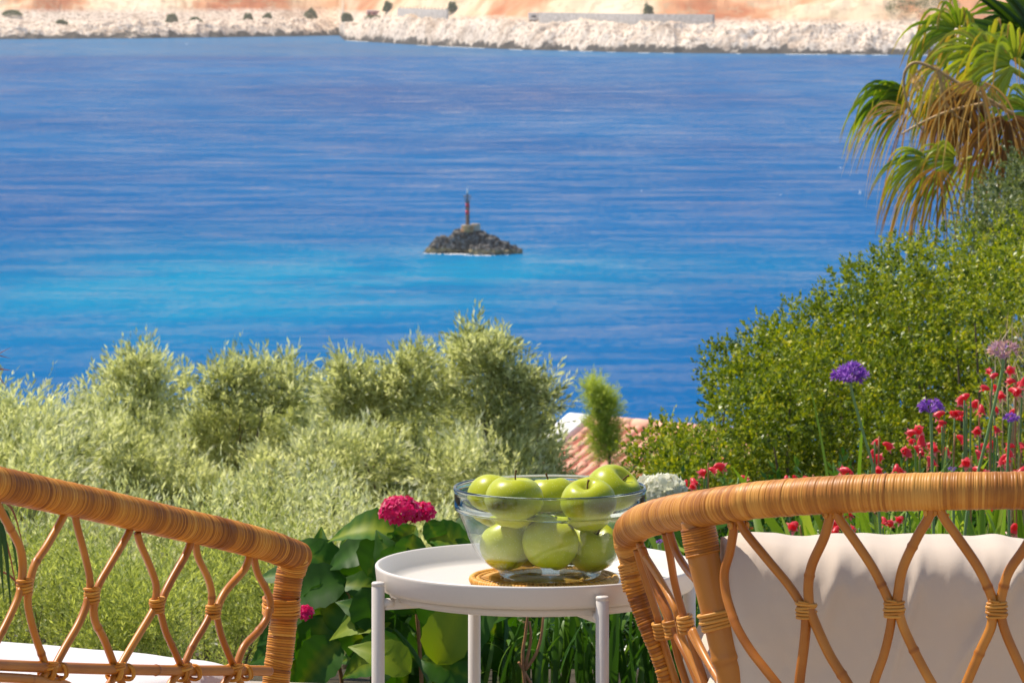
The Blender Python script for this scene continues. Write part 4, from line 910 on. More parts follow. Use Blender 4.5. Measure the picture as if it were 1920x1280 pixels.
# ------------------------------------------------------------------ foliage generators
def shoots_crown(name, blobs, n_shoot, shoot_len, n_leaf, leafL, leafW, mat, up=.8, inner=.35, seed=0, spread=.75, jitter=.3, parent=None, tone_bias=0.0):
    """blobs: (cx,cy,cz,r). Shoots leave each blob outwards and upwards and carry leaves all along"""
    lr = np.random.default_rng(seed); B = np.array(blobs, float); w = B[:, 3] ** 2; w /= w.sum()
    bi = lr.choice(len(B), n_shoot, p=w); b = B[bi]
    d = lr.normal(size=(n_shoot, 3)); d /= np.linalg.norm(d, axis=1)[:, None]
    rad = inner + (1 - inner) * lr.random(n_shoot) ** .6
    org = b[:, :3] + d * (b[:, 3] * rad)[:, None] * [1, 1, .95]
    ax = d * .8 + np.array([0, 0, up]) + lr.normal(size=(n_shoot, 3)) * jitter; ax /= np.linalg.norm(ax, axis=1)[:, None]
    sl = shoot_len * lr.uniform(.55, 1.25, n_shoot); stone = lr.normal(0, .12, n_shoot)
    t = np.linspace(.02, 1, n_leaf)[None, :] + lr.uniform(-.03, .03, (n_shoot, n_leaf))
    bend = lr.normal(size=(n_shoot, 3)) * .25
    pos = org[:, None] + ax[:, None] * (sl[:, None] * t)[..., None] + bend[:, None] * (sl[:, None] * t ** 2)[..., None] * .4
    q = lr.normal(size=(n_shoot, n_leaf, 3)); q -= ax[:, None] * (q * ax[:, None]).sum(-1)[..., None]; q /= np.linalg.norm(q, axis=-1)[..., None] + 1e-9
    sp = spread * (1.15 - .75 * np.clip(t, 0, 1))[..., None]
    la = ax[:, None] * (1 - .4 * sp) + q * sp
    nrm = np.cross(la, q) + lr.normal(size=la.shape) * .6 + ax[:, None] * .4
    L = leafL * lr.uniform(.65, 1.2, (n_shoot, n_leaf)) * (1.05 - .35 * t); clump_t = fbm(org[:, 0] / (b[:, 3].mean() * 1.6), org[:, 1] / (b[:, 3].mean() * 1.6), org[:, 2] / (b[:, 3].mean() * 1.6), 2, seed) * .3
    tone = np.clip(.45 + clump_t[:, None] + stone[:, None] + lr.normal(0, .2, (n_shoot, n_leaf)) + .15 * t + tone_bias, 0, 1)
    n = n_shoot * n_leaf
    return leaves_mesh(name, pos.reshape(n, 3), la.reshape(n, 3), nrm.reshape(n, 3), L.reshape(n), (leafW / leafL * L * lr.uniform(.8, 1.2, L.shape)).reshape(n), tone.reshape(n), mat)
def limbs(base, blobs, r0, parent, nmax=14, mat='bark'):
    V, Fs = tube_arrays(catmull([base, base + (np.mean([b[:3] for b in blobs], 0) - base) * .35 + [.05, .03, 0]], 8), np.linspace(r0, r0 * .7, 9), 8)
    o = obj('trunk', mesh_np('trunk', V, Fs, M[mat]), parent)
    st = base + (np.mean([b[:3] for b in blobs], 0) - base) * .35; parts = []
    for k in range(min(nmax, len(blobs))):
        c = np.array(blobs[int(k * len(blobs) / min(nmax, len(blobs)))][:3]); mid = (st + c) / 2 + rng.normal(size=3) * .08 * np.linalg.norm(c - st)
        pth = catmull([st, mid, c - (c - mid) * .15], 6); parts.append((*tube_arrays(pth, np.linspace(r0 * .4, r0 * .05, len(pth)), 6), 0))
    V, Fs, T_ = merge(parts); obj('branch', mesh_np('branch', V, Fs, M[mat]), parent)
def outline_blobs(top, x0, x1, bottom, d0, d1, rpx, seed, dx=None, inset=.85, gap=1.0):
    """fill the region under an outline (photo pixels) with blobs of about rpx pixels, spread over depths d0..d1"""
    lr = np.random.default_rng(seed); out = []; T_ = np.array(top, float); dx = dx or rpx * .9 * gap
    for x in np.arange(x0 + rpx * .5, x1 - rpx * .3, dx):
        yt = np.interp(x, T_[:, 0], T_[:, 1]); y = yt + rpx * inset; row = 0
        while y < bottom + rpx * .3:
            dd = lr.uniform(d0, d1) if row else lr.uniform(d0 + (d1 - d0) * .3, d1)
            r = rpx * lr.uniform(.8, 1.2) / F * dd; p = P(x + lr.uniform(-.3, .3) * rpx, y + lr.uniform(-.2, .2) * rpx, dd); out.append((*p, r)); y += rpx * 1.0 * gap; row += 1
    return out
def ground_z(y): return float(np.interp(y, [8.0, 8.6, 9.5, 10.5, 12, 16, 28, 70], [-.12, -.12, -.2, -.5, -1.2, -2.4, -5.4, -13]))
def plant_tree(name, label, cat, group, blobs, base_px, base_d, **kw):
    x = (base_px - 960) / F * base_d; base = np.array([x, base_d, ground_z(base_d) - .05]); e = empty(name, base)
    r0 = kw.pop('r0', .09); me = shoots_crown('crown', blobs, parent=e, **kw); o = obj('crown', me, e); 
    limbs(base, blobs, r0, e)
    for c in e.children: c.location = -Vector(base)
    tag(e, label, cat, group); return e

def plume(x, ytop, w, h, d):
    return [(*P(x + rng.uniform(-.12, .12) * w, ytop + w * .35 + t * h, d + rng.uniform(-.1, .1)), (w * (.25 + .3 * t)) / F * d) for t in np.linspace(0, 1, 5)]
# ---- olive trees
OT = [(60, 880), (100, 845), (150, 815), (190, 775), (230, 745), (262, 735), (290, 760), (330, 790), (380, 768), (430, 755), (470, 765), (540, 760), (575, 790), (610, 815)]
bl = outline_blobs(OT, 70, 640, 1010, 25.5, 28.4, 56, 11, gap=.92); bl = bl[::1]
for (x, y, w, h) in ((262, 672, 34, 95), (430, 690, 26, 70), (345, 712, 22, 60), (395, 708, 22, 55), (500, 694, 26, 70), (545, 692, 26, 70), (150, 745, 24, 60), (212, 695, 20, 60), (300, 700, 20, 60), (465, 700, 20, 60), (590, 715, 20, 60), (105, 775, 22, 60)): bl += plume(x, y, w, h, 26.2)
for (x, y, r) in ((262, 690, .07), (262, 715, .12), (245, 705, .06), (290, 735, .11), (430, 705, .07), (432, 730, .12), (350, 745, .08), (460, 730, .08), (500, 715, .09), (540, 710, .07), (545, 735, .10), (480, 735, .1), (400, 730, .08), (215, 705, .05), (570, 745, .08), (140, 785, .06), (175, 745, .07)): bl.append((*P(x, y, 26.3), r))
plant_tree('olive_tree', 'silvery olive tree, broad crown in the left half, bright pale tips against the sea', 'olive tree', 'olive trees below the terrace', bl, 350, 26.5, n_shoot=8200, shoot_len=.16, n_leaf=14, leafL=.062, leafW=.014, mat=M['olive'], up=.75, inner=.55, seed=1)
OT2 = [(590, 820), (620, 790), (650, 765), (668, 765), (700, 790), (740, 780), (780, 755), (812, 780), (835, 800), (850, 765), (880, 735), (915, 738), (945, 745), (975, 760), (1000, 800), (1015, 850), (1030, 900), (1045, 950)]
bl = outline_blobs(OT2, 585, 1035, 1010, 24, 26.6, 48, 13, gap=.92)
for (x, y, w, h) in ((650, 676, 30, 90), (780, 656, 44, 110), (840, 692, 22, 70), (882, 628, 38, 130), (935, 645, 36, 120), (985, 698, 24, 80), (1032, 716, 16, 60), (700, 706, 22, 60), (740, 700, 20, 60), (615, 715, 20, 60)): bl += plume(x, y, w, h, 25)
bl += [(*P(640, 735, 25), .09), (*P(740, 740, 25), .1), (*P(800, 750, 25), .1), (*P(700, 745, 25), .08), (*P(960, 720, 25), .09), (*P(985, 745, 25), .08), (*P(885, 650, 25), .05), (*P(885, 675, 25), .10), (*P(905, 690, 25), .13), (*P(935, 690, 25), .12), (*P(780, 705, 25), .10), (*P(775, 730, 25), .13), (*P(655, 708, 25), .08), (*P(660, 730, 25), .11), (*P(862, 700, 25.2), .11), (*P(1010, 745, 25), .09), (*P(1025, 735, 25), .05)]
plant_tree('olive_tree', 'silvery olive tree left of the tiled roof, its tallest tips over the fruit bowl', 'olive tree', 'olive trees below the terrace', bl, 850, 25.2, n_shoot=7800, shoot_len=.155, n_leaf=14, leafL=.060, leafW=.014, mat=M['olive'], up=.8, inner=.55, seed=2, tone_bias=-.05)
# the thin twig leaning out over the sea
tw = catmull([P(975, 850, 24.6), P(1005, 790, 24.6), P(1028, 740, 24.6), P(1040, 712, 24.6)], 8)
bl = outline_blobs([(-60, 760), (0, 770), (50, 785), (90, 812), (130, 850)], -80, 130, 1000, 19, 20.5, 46, 15)
plant_tree('olive_tree', 'lower olive tree at the left edge, cut by the picture border', 'olive tree', 'olive trees below the terrace', bl, 20, 19.8, n_shoot=1500, shoot_len=.2, n_leaf=17, leafL=.052, leafW=.013, mat=M['olive'], up=.7, seed=3, tone_bias=.02)
bl = outline_blobs([(60, 1010), (200, 950), (330, 985), (420, 930), (500, 925), (600, 940), (660, 960), (760, 985), (900, 985), (1040, 985), (1180, 1060)], 20, 1150, 1180, 17, 18.5, 55, 16)
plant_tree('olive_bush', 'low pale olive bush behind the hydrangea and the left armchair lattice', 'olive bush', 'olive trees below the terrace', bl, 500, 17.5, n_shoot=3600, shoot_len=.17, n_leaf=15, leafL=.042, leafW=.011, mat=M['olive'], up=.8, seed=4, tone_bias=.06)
# rosemary-like sprigs behind the left lattice
for k, (x0, x1, top, d, lab) in enumerate([(-60, 190, 1010, 11.6, 'bright green feathery bush behind the left part of the armchair lattice'), (160, 330, 1090, 11.3, 'fine green bush with upright sprigs in the middle of the armchair lattice'),
                                      (300, 560, 1010, 12.2, 'pale green upright bush behind the corner post of the left armchair'), (420, 640, 1060, 13.5, 'yellow-green bush between the armchair post and the pink hydrangea')]):
    bl = outline_blobs([(x0, top + 30), ((x0 + x1) / 2, top), (x1, top + 35)], x0, x1, 1250, d, d + .5, 36, 60 + k)
    plant_tree('rosemary_bush', lab, 'bush', 'fine-leaved bushes on the slope', bl, (x0 + x1) / 2, d + .2, n_shoot=520, shoot_len=.15, n_leaf=26, leafL=.024, leafW=.0050, tone_bias=.12, mat=M['olive_near'], up=1.4, seed=70 + k, r0=.02, spread=.8)

# ---- evergreen shrubs on the right
SHR = [([(1205, 870), (1222, 815), (1250, 790), (1270, 805), (1300, 810), (1340, 830)], 1205, 1345, 960, 13.6, 14.2, 22, 360, 'low evergreen shrub at the left foot of the hedge, touching the tiled roof', 1),
       ([(1350, 745), (1370, 680), (1385, 622), (1415, 602), (1450, 602), (1490, 620), (1530, 660)], 1352, 1540, 960, 14.5, 15.6, 27, 900, 'rounded evergreen shrub standing out left against the sea', 2),
       ([(1470, 640), (1490, 600), (1530, 560), (1580, 520), (1620, 492), (1650, 500), (1690, 520)], 1478, 1690, 960, 15.2, 16.4, 28, 1150, 'tall evergreen shrub in the middle of the green mass', 3),
       ([(1640, 500), (1680, 455), (1720, 440), (1770, 432), (1800, 440), (1830, 460)], 1655, 1840, 950, 15.8, 17.0, 28, 1150, 'highest rounded evergreen shrub under the drooping palm leaves', 4),
       ([(1800, 450), (1850, 420), (1900, 400), (2000, 380), (2060, 400)], 1800, 2060, 940, 15.0, 16.4, 28, 1200, 'yellowish evergreen shrub at the right border behind the red flowers', 5)]
for top, x0, x1, bot, d0, d1, rp, ns, lab, sd_ in SHR:
    bl = outline_blobs(top, x0, x1, bot, d0, d1 + .5, rp * 2.1, 20 + sd_, gap=.95, inset=.95) + outline_blobs([(a, b_ + 45) for a, b_ in top], x0 + 15, x1, bot, d1 + .3, d1 + .8, rp * 1.3, 80 + sd_)
    plant_tree('evergreen_shrub', lab, 'shrub', 'evergreen shrubs on the right slope', bl, (x0 + x1) / 2, (d0 + d1) / 2, n_shoot=int(ns * 3.6), shoot_len=.06, n_leaf=12, leafL=.021, leafW=.0115, mat=M['shrub'], up=.45, seed=30 + sd_, r0=.05, spread=.95, inner=.8, tone_bias=.05 if sd_ == 5 else 0)
bl = outline_blobs([(1800, 400), (1850, 350), (1890, 320), (1930, 290), (2050, 270)], 1815, 2050, 560, 17.5, 18.6, 26, 41)
plant_tree('grey_shrub', 'grey-green leafy tree top in the right corner below the palm', 'tree', None, bl, 1950, 18, n_shoot=1500, shoot_len=.10, n_leaf=14, leafL=.026, leafW=.011, mat=M['shrub_grey'], up=.7, seed=42, r0=.06, spread=.9)
# dark understory that fills the bed behind the strap leaves
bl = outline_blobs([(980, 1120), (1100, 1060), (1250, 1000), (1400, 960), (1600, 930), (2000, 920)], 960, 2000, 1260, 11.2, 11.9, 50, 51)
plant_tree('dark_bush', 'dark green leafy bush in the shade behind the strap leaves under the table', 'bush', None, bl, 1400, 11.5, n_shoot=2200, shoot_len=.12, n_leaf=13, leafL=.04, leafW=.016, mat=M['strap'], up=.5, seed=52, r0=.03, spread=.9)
# feathery upright plant in front of the roof
bl = [(*P(1112, 722, 24), .035), (*P(1105, 738, 24), .03), (*P(1122, 745, 24), .045), (*P(1132, 765, 24), .055), (*P(1148, 765, 24), .035), (*P(1122, 795, 24), .05), (*P(1146, 795, 24), .035), (*P(1138, 815, 24), .05), (*P(1128, 835, 24), .04), (*P(1148, 835, 24), .04), (*P(1140, 855, 24), .04), (*P(1115, 765, 24), .035)]
e = empty('feathery_sapling', P(1140, 1000, 24)); base = np.array(e.location)
o = obj('crown', shoots_crown('crown', bl, 800, .085, 24, .034, .0032, M['feather'], up=.7, seed=9, spread=.75, jitter=.5, tone_bias=.25), e); o.location = -e.location
V, Fs = tube_arrays(catmull([base - [0, 0, 1.2], P(1143, 900, 24), P(1140, 830, 24), P(1125, 730, 24)], 8), np.linspace(.012, .004, 25), 6); o = obj('trunk', mesh_np('trunk', V, Fs, M['bark']), e); o.location = -e.location
tag(e, 'slender feathery green sapling standing in front of the orange tiled roof', 'tree')

# ------------------------------------------------------------------ house with tiled roof
M['tile'] = plain('terracotta_tile', (.80, .41, .28), .8, .25, 3.0, .28); M['white_wall'] = plain('white_render', (.82, .80, .77), .85, .2, 4, .04)
hs = empty('tiled_house', P(1110, 793, 55)); R0 = P(1110, 793, 55)
ud = np.array([.76, -.65, 0]); ud /= np.linalg.norm(ud); dh = np.array([-.65, -.76, 0]); dh /= np.linalg.norm(dh); pit = math.radians(24)
dd_ = dh * math.cos(pit) + np.array([0, 0, -math.sin(pit)]); nn = np.cross(ud, dd_); nn = nn if nn[2] > 0 else -nn
R3 = np.stack([ud, dd_, nn], 1)
tw_, tl_ = .185, .36
def tile_mesh():
    a = np.linspace(0, np.pi, 9); parts = []
    for rad, s0 in ((tw_ * .33, 0),):
        Vt = []
        for v, k in ((-.03, 1.12), (tl_, .95)):
            for th in a: Vt.append([math.cos(th) * rad * k, v, math.sin(th) * rad * k + (.018 if v > 0 else 0)])
            for th in a[::-1]: Vt.append([math.cos(th) * (rad * k - .013), v, math.sin(th) * (rad * k - .013) + (.018 if v > 0 else 0)])
        n = 18; Fq = [[k, (k + 1) % n, n + (k + 1) % n, n + k] for k in range(n)] + [[k, 17 - k, 16 - k, k + 1] for k in range(8)] + [[n + k + 1, n + 16 - k, n + 17 - k, n + k] for k in range(8)]
        parts.append((np.array(Vt), [np.array(Fq)], 0))
    # channel between two covers
    Vt = [[x, v, z - (.0 if v < 0 else -.015)] for v in (-.03, tl_) for x, z in ((tw_ * .3, .018), (tw_ * .42, .002), (tw_ * .5, 0), (tw_ * .58, .002), (tw_ * .7, .018))]
    parts.append((np.array(Vt), [np.array([[k, k + 1, k + 6, k + 5] for k in range(4)])], 0))
    V, Fs, T_ = merge(parts); return mesh_np('roof_tile', V, Fs, M['tile'])
tm = tile_mesh(); NC, NR = 16, 9
V, Fs = box_arrays(ud * (NC * tw_ / 2) + dd_ * (NR * .33 / 2) - nn * .06, (NC * tw_ + .1, NR * .33 + .1, .1), R3); rf = obj('roof', mesh_np('roof', V, Fs, M['tile'], smooth=False), hs)
for c in range(NC):
    for r in range(NR):
        o = obj('roof_tile', tm, rf); q = ud * ((c + .5) * tw_) + dd_ * (r * .33) + nn * .0
        rj = Matrix(R3.tolist()).to_4x4(); o.matrix_local = Matrix.Translation(q) @ rj @ Matrix.Rotation(random.uniform(-.03, .03), 4, 'Z')
for k in range(9):
    V, Fs = tube_arrays([ud * (k * .36 - .02) - dd_ * .02 + nn * .0, ud * (k * .36 + .37) - dd_ * .02 + nn * .01], [.10, .088], 14); obj('ridge_tile', mesh_np('ridge_tile', V, Fs, M['tile']), hs)
def quadbox(a0, a1, b0, b1, h0, h1): # box spanned along ud (a), downhill (b), normal (h)
    c = ud * (a0 + a1) / 2 + dd_ * (b0 + b1) / 2 + nn * (h0 + h1) / 2; return box_arrays(c, (a1 - a0, b1 - b0, h1 - h0), R3)
V, Fs = quadbox(-.40, -.02, -.06, 1.25, -.22, .10); add_bevel(obj('parapet', mesh_np('parapet', V, Fs, M['white_wall'], smooth=False), hs), .02)
# walls under the roof
eave = dd_ * (NR * .33); p0 = np.array([0, 0, 0.]); rg = ud * (NC * tw_)
Vw = np.array([p0 - ud * .3, rg, rg + eave, eave - ud * .3]); back = -dh * 2.6 + np.array([0, 0, -1.15]); Vw2 = np.array([p0 - ud * .3 + back * 0, rg])
zb = -7.0
c4 = [eave - ud * .3 - dh * .3, eave + rg - dh * .3, rg - dh * 2.6, -ud * .3 - dh * 2.6]
Vb = np.array([[*c[:2], z] for z in (zb, -1.25) for c in c4]); Fq = [np.array([[0, 1, 5, 4], [1, 2, 6, 5], [2, 3, 7, 6], [3, 0, 4, 7]])]
obj('wall', mesh_np('wall', Vb, Fq, M['white_wall'], smooth=False), hs)
Vb = np.array([p0 - ud * .3 - nn * .12, rg - nn * .12, rg - dh * 2.6 + [0, 0, -1.2], -ud * .3 - dh * 2.6 + [0, 0, -1.2]]); obj('rear_roof', mesh_np('rear_roof', Vb, [np.array([[0, 1, 2, 3]])], M['tile'], smooth=False), hs)
tag(hs, 'house roof of orange terracotta tiles with a white parapet edge, seen past the olive tree', 'house')

# ------------------------------------------------------------------ palm
pc = np.array([(2010 - 960) / F * 21.5, 21.5, CZ - (215 - HY) / F * 21.5])
pal = empty('fan_palm', (pc[0] + .02, 21.5, ground_z(21.5))); tag(pal, 'fan palm at the right border with drooping green and dead brown leaves', 'palm tree')
pal_off = -Vector(pal.location)
zz = np.linspace(ground_z(21.5), pc[2], 30); V, Fs = tube_arrays(np.stack([pc[0] + .02 * np.sin(zz * 2), np.full(30, 21.5), zz], 1), .16 + .012 * np.sin(np.arange(30) * 2.2), 16); o = obj('trunk', mesh_np('trunk', V, Fs, M['bark']), pal); o.location = pal_off
def ribbon_leaflet(p0, d, L, w, droop, n=9, tip=.6):
    """blade drawn out from p0 along d that bends over under its weight"""
    t = np.linspace(0, 1, n)[:, None]; d = d / np.linalg.norm(d)
    hor = d.copy(); c = p0 + d * L * (t - .28 * t ** 2 * droop) + np.array([0, 0, -1.0]) * L * droop * (.15 * t ** 2 + .62 * t ** 2.6)
    T = np.gradient(c, axis=0); T /= np.linalg.norm(T, axis=1)[:, None]; s = np.cross(T, rng.normal(size=3) * .3 + [.3, -1, .3]); s /= np.linalg.norm(s, axis=1)[:, None]
    wd = w * np.interp(t[:, 0], [0, .25, .65, 1], [.6, 1, .75, .06]); nrm = np.cross(T, s)
    L_ = c - s * wd[:, None] / 2; R_ = c + s * wd[:, None] / 2; Mi = c + nrm * wd[:, None] * .18
    V = np.stack([L_, Mi, R_], 1).reshape(-1, 3); i = np.arange(n - 1)[:, None] * 3
    Q = np.concatenate([np.stack([i[:, 0] + k, i[:, 0] + k + 1, i[:, 0] + k + 4, i[:, 0] + k + 3], 1) for k in (0, 1)]); return V, [Q], np.repeat(t[:, 0], 3)
def frond(hub_px, hub_d, a0, a1, n, L, w, droop, dry=0.0, tone0=.2, depth_sp=.35, petiole=None, mat='palm', droop_j=.3, tiptone=.55):
    hub = P(*hub_px, hub_d); parts = []
    fr_ = empty_part = None
    for k in range(n):
        a = math.radians(a0 + (a1 - a0) * (k + .5) / n + rng.uniform(-4, 4)); d = np.array([math.cos(a), rng.uniform(-depth_sp, depth_sp), math.sin(a)])
        Lk = L * rng.uniform(.8, 1.12) * (.85 + .15 * math.sin((k + .5) / n * math.pi)); V, Fs, t = ribbon_leaflet(hub + d * .03, d, Lk, w * rng.uniform(.7, 1.2), droop * rng.uniform(1 - droop_j, 1 + droop_j))
        tone = np.clip(tone0 + rng.normal(0, .08) + tiptone * np.clip((t - .55) / .45, 0, 1) + dry, 0, 1); parts.append((V, Fs, tone))
    V, Fs, T_ = merge(parts); o = obj('frond', mesh_np('frond', V, Fs, M[mat], T_), pal); o.location = pal_off
    if petiole is not None:
        pth = catmull([P(*q, hub_d) for q in petiole], 8); V, Fs = tube_arrays(pth, np.linspace(.022, .012, len(pth)), 6); q_ = obj('petiole', mesh_np('petiole', V, Fs, M['petiole']), o)
    return o
# left pointing frond
frond((1712, 190), 20.8, 125, 225, 20, .36, .020, 1.0, tone0=.22, petiole=[(2000, 215), (1880, 185), (1790, 178), (1712, 190)])
frond((1690, 178), 20.8, 130, 200, 12, .36, .020, .95, tone0=.2, depth_sp=.2, tiptone=.5)
frond((1790, 195), 20.7, 95, 215, 20, .30, .018, 1.0, tone0=.15)
# lower frond, its leaflets hanging, brown at the tips
frond((1800, 302), 19.8, 120, 245, 34, .36, .014, 1.05, tone0=.46, petiole=[(2010, 262), (1920, 278), (1850, 292), (1800, 302)], tiptone=.45)
frond((1745, 300), 19.8, 140, 250, 26, .34, .014, 1.0, tone0=.44, tiptone=.5)
frond((1825, 300), 20.4, 200, 330, 18, .30, .014, 1.0, tone0=.45, tiptone=.4)
# upper pale green cluster
frond((1800, 60), 20.5, 70, 240, 34, .42, .021, 1.05, tone0=.42, petiole=[(2010, 190), (1930, 130), (1860, 80), (1800, 60)], tiptone=.45)
frond((1855, 105), 20.2, 60, 245, 34, .46, .022, 1.05, tone0=.48, petiole=[(2010, 205), (1930, 150), (1855, 105)], tiptone=.4)
frond((1905, 120), 20.0, 60, 250, 30, .46, .022, 1.05, tone0=.46, tiptone=.4)
frond((1940, 210), 20.1, 90, 250, 24, .42, .018, 1.05, tone0=.42, tiptone=.35)
# dark green young frond in the corner
frond((1990, 130), 21.0, 95, 160, 22, .75, .045, .25, tone0=.02, depth_sp=.15, tiptone=.15)
frond((1960, 60), 21.2, 100, 175, 16, .55, .03, .5, tone0=.08, depth_sp=.15, tiptone=.2)
# dead brown skirt
frond((1800, 165), 19.9, 195, 345, 46, .27, .013, 1.0, mat='palm_dry', tone0=.25, tiptone=.5)
frond((1785, 190), 20.0, 190, 350, 40, .25, .013, 1.0, mat='palm_dry', tone0=.15, tiptone=.5)
frond((1890, 215), 19.7, 190, 350, 44, .40, .013, 1.0, mat='palm_dry', tone0=.3, tiptone=.5)
frond((1915, 250), 19.8, 200, 340, 36, .34, .012, 1.0, mat='palm_dry', tone0=.35, tiptone=.4)
frond((1705, 205), 20.6, 150, 262, 14, .40, .008, 1.1, mat='palm_dry', tone0=.6, tiptone=.35)
frond((1835, 150), 19.55, 185, 345, 20, .30, .010, 1.05, mat='palm_dry', tone0=.62, tiptone=.35)
frond((1770, 120), 19.6, 180, 300, 10, .30, .009, 1.1, mat='palm_dry', tone0=.7, tiptone=.3)
frond((1760, 310), 19.7, 200, 320, 12, .34, .009, 1.1, mat='palm_dry', tone0=.5, tiptone=.4)
# flower stalks
for q in ([(1900, 215), (1850, 185), (1800, 158), (1750, 128), (1715, 118), (1697, 135), (1695, 165), (1702, 195), (1715, 225), (1735, 250)],
          [(1880, 200), (1850, 195), (1815, 200), (1770, 212), (1725, 232), (1690, 252)], [(1760, 130), (1765, 160), (1772, 190), (1790, 215), (1820, 232)]):
    pth = catmull([P(x, y, 19.6 + .002 * k) for k, (x, y) in enumerate(q)], 8); V, Fs = tube_arrays(pth, np.linspace(.010, .004, len(pth)), 7); o = obj('flower_stalk', mesh_np('flower_stalk', V, Fs, M['stalk']), pal); o.location = pal_off
# pale spent flower clusters
C = []; 
for (x, y, s) in ((1722, 145, 12), (1765, 150, 14), (1775, 180, 16), (1810, 175, 12), (1835, 165, 10)):
    for _ in range(60): C.append(P(x + rng.normal() * s * .6, y + rng.normal() * s * .8, 20.2 + rng.normal() * .03))
C = np.array(C); o = obj('flower_cluster', leaves_mesh('flower_cluster', C, rvec(len(C)) + [0, 0, -.8], rvec(len(C)), .03, .014, rng.uniform(.7, 1, len(C)), M['palm_dry']), pal); o.location = pal_off; tag(o, kind='stuff')
# small leaf showing above the shrub
frond((1862, 408), 19.2, 175, 262, 14, .17, .012, .5, tone0=.22, tiptone=.15)

# ------------------------------------------------------------------ flowering bed
def leaf_blade(L, W, fold=.25, curl=.3, serr=0.0, n=11, pointy=1.0, wave=0.0):
    """broad leaf along +x, upper side +z"""
    t = np.linspace(0, 1, n); w = W / 2 * (np.sin(np.pi * np.clip(t, 0, 1) ** .72) ** .9) ; w = w * (1 - .25 * t * pointy); w[0] = W * .02; w[-1] = W * .01
    if serr: w = w * (1 + serr * (np.arange(n) % 2 - .5))
    x = L * t; z = -curl * L * t ** 2 + .08 * L * np.sin(np.pi * t); V = []
    for k in range(n):
        for s in (-1, -.5, 0, .5, 1):
            V.append([x[k], s * w[k], z[k] + abs(s) ** 1.3 * w[k] * fold + wave * W * math.sin(k * 1.9 + s * 2) * abs(s) + (.020 * L * (k % 2) * (abs(s) == .5))])
    i = np.arange(n - 1)[:, None] * 5; Q = np.concatenate([np.stack([i[:, 0] + k, i[:, 0] + k + 5, i[:, 0] + k + 6, i[:, 0] + k + 1], 1) for k in range(4)]); return np.array(V), [Q]
def orient(o, pos, axis, up=(0, 0, 1), roll=0.0):
    x = Vector(axis).normalized(); z = Vector(up); z = (z - x * z.dot(x)).normalized(); y = z.cross(x); m = Matrix((x, y, z)).transposed().to_4x4()
    o.matrix_local = Matrix.Translation(Vector(pos)) @ m @ Matrix.Rotation(roll, 4, 'X')
def flower_head(n, R, pet, mat, name, flat=.75, npet=4, tone=(0, 1), seed=0, full=1.0):
    lr = np.random.default_rng(seed); C = []; A = []; N = []; L = []; T_ = []
    for k in range(n):
        v = lr.normal(size=3); v /= np.linalg.norm(v); v[2] = abs(v[2]) * (1 if lr.random() < .8 else -.5); c = v * R * [1, 1, flat] * lr.uniform(.85, 1.05)
        u = np.cross(v, [.3, .2, 1]); u /= np.linalg.norm(u); w = np.cross(v, u); rot = lr.uniform(0, 6); tn = lr.uniform(*tone)
        for q in range(npet):
            a = rot + q * 2 * np.pi / npet; d = u * math.cos(a) + w * math.sin(a) + v * .25; C.append(c); A.append(d); N.append(v + lr.normal(size=3) * .15); L.append(pet * lr.uniform(.8, 1.15)); T_.append(np.clip(tn + lr.normal() * .12, 0, 1))
    return leaves_mesh(name, np.array(C), np.array(A), np.array(N), np.array(L), np.array(L) * .8, np.array(T_), mat)
hleaf = []
for k in range(4):
    V, Fs = leaf_blade(.145, .10, fold=.18 + .06 * k, curl=.15 + .08 * k, serr=.07, n=15, wave=.02); hleaf.append(mesh_np('leaf', V, Fs, M['hyd'], .18 + .14 * k + np.tile([-.1, .06, .36, .06, -.1], len(V) // 5) + .10 * (np.repeat(np.arange(len(V) // 5), 5) % 2)))
V, Fs = leaf_blade(.145, .095, .3, .3, .07, 15); hleaf_y = mesh_np('leaf', V, Fs, M['hyd'], .86 + np.tile([.0, .0, .14, .0, .0], len(V) // 5))
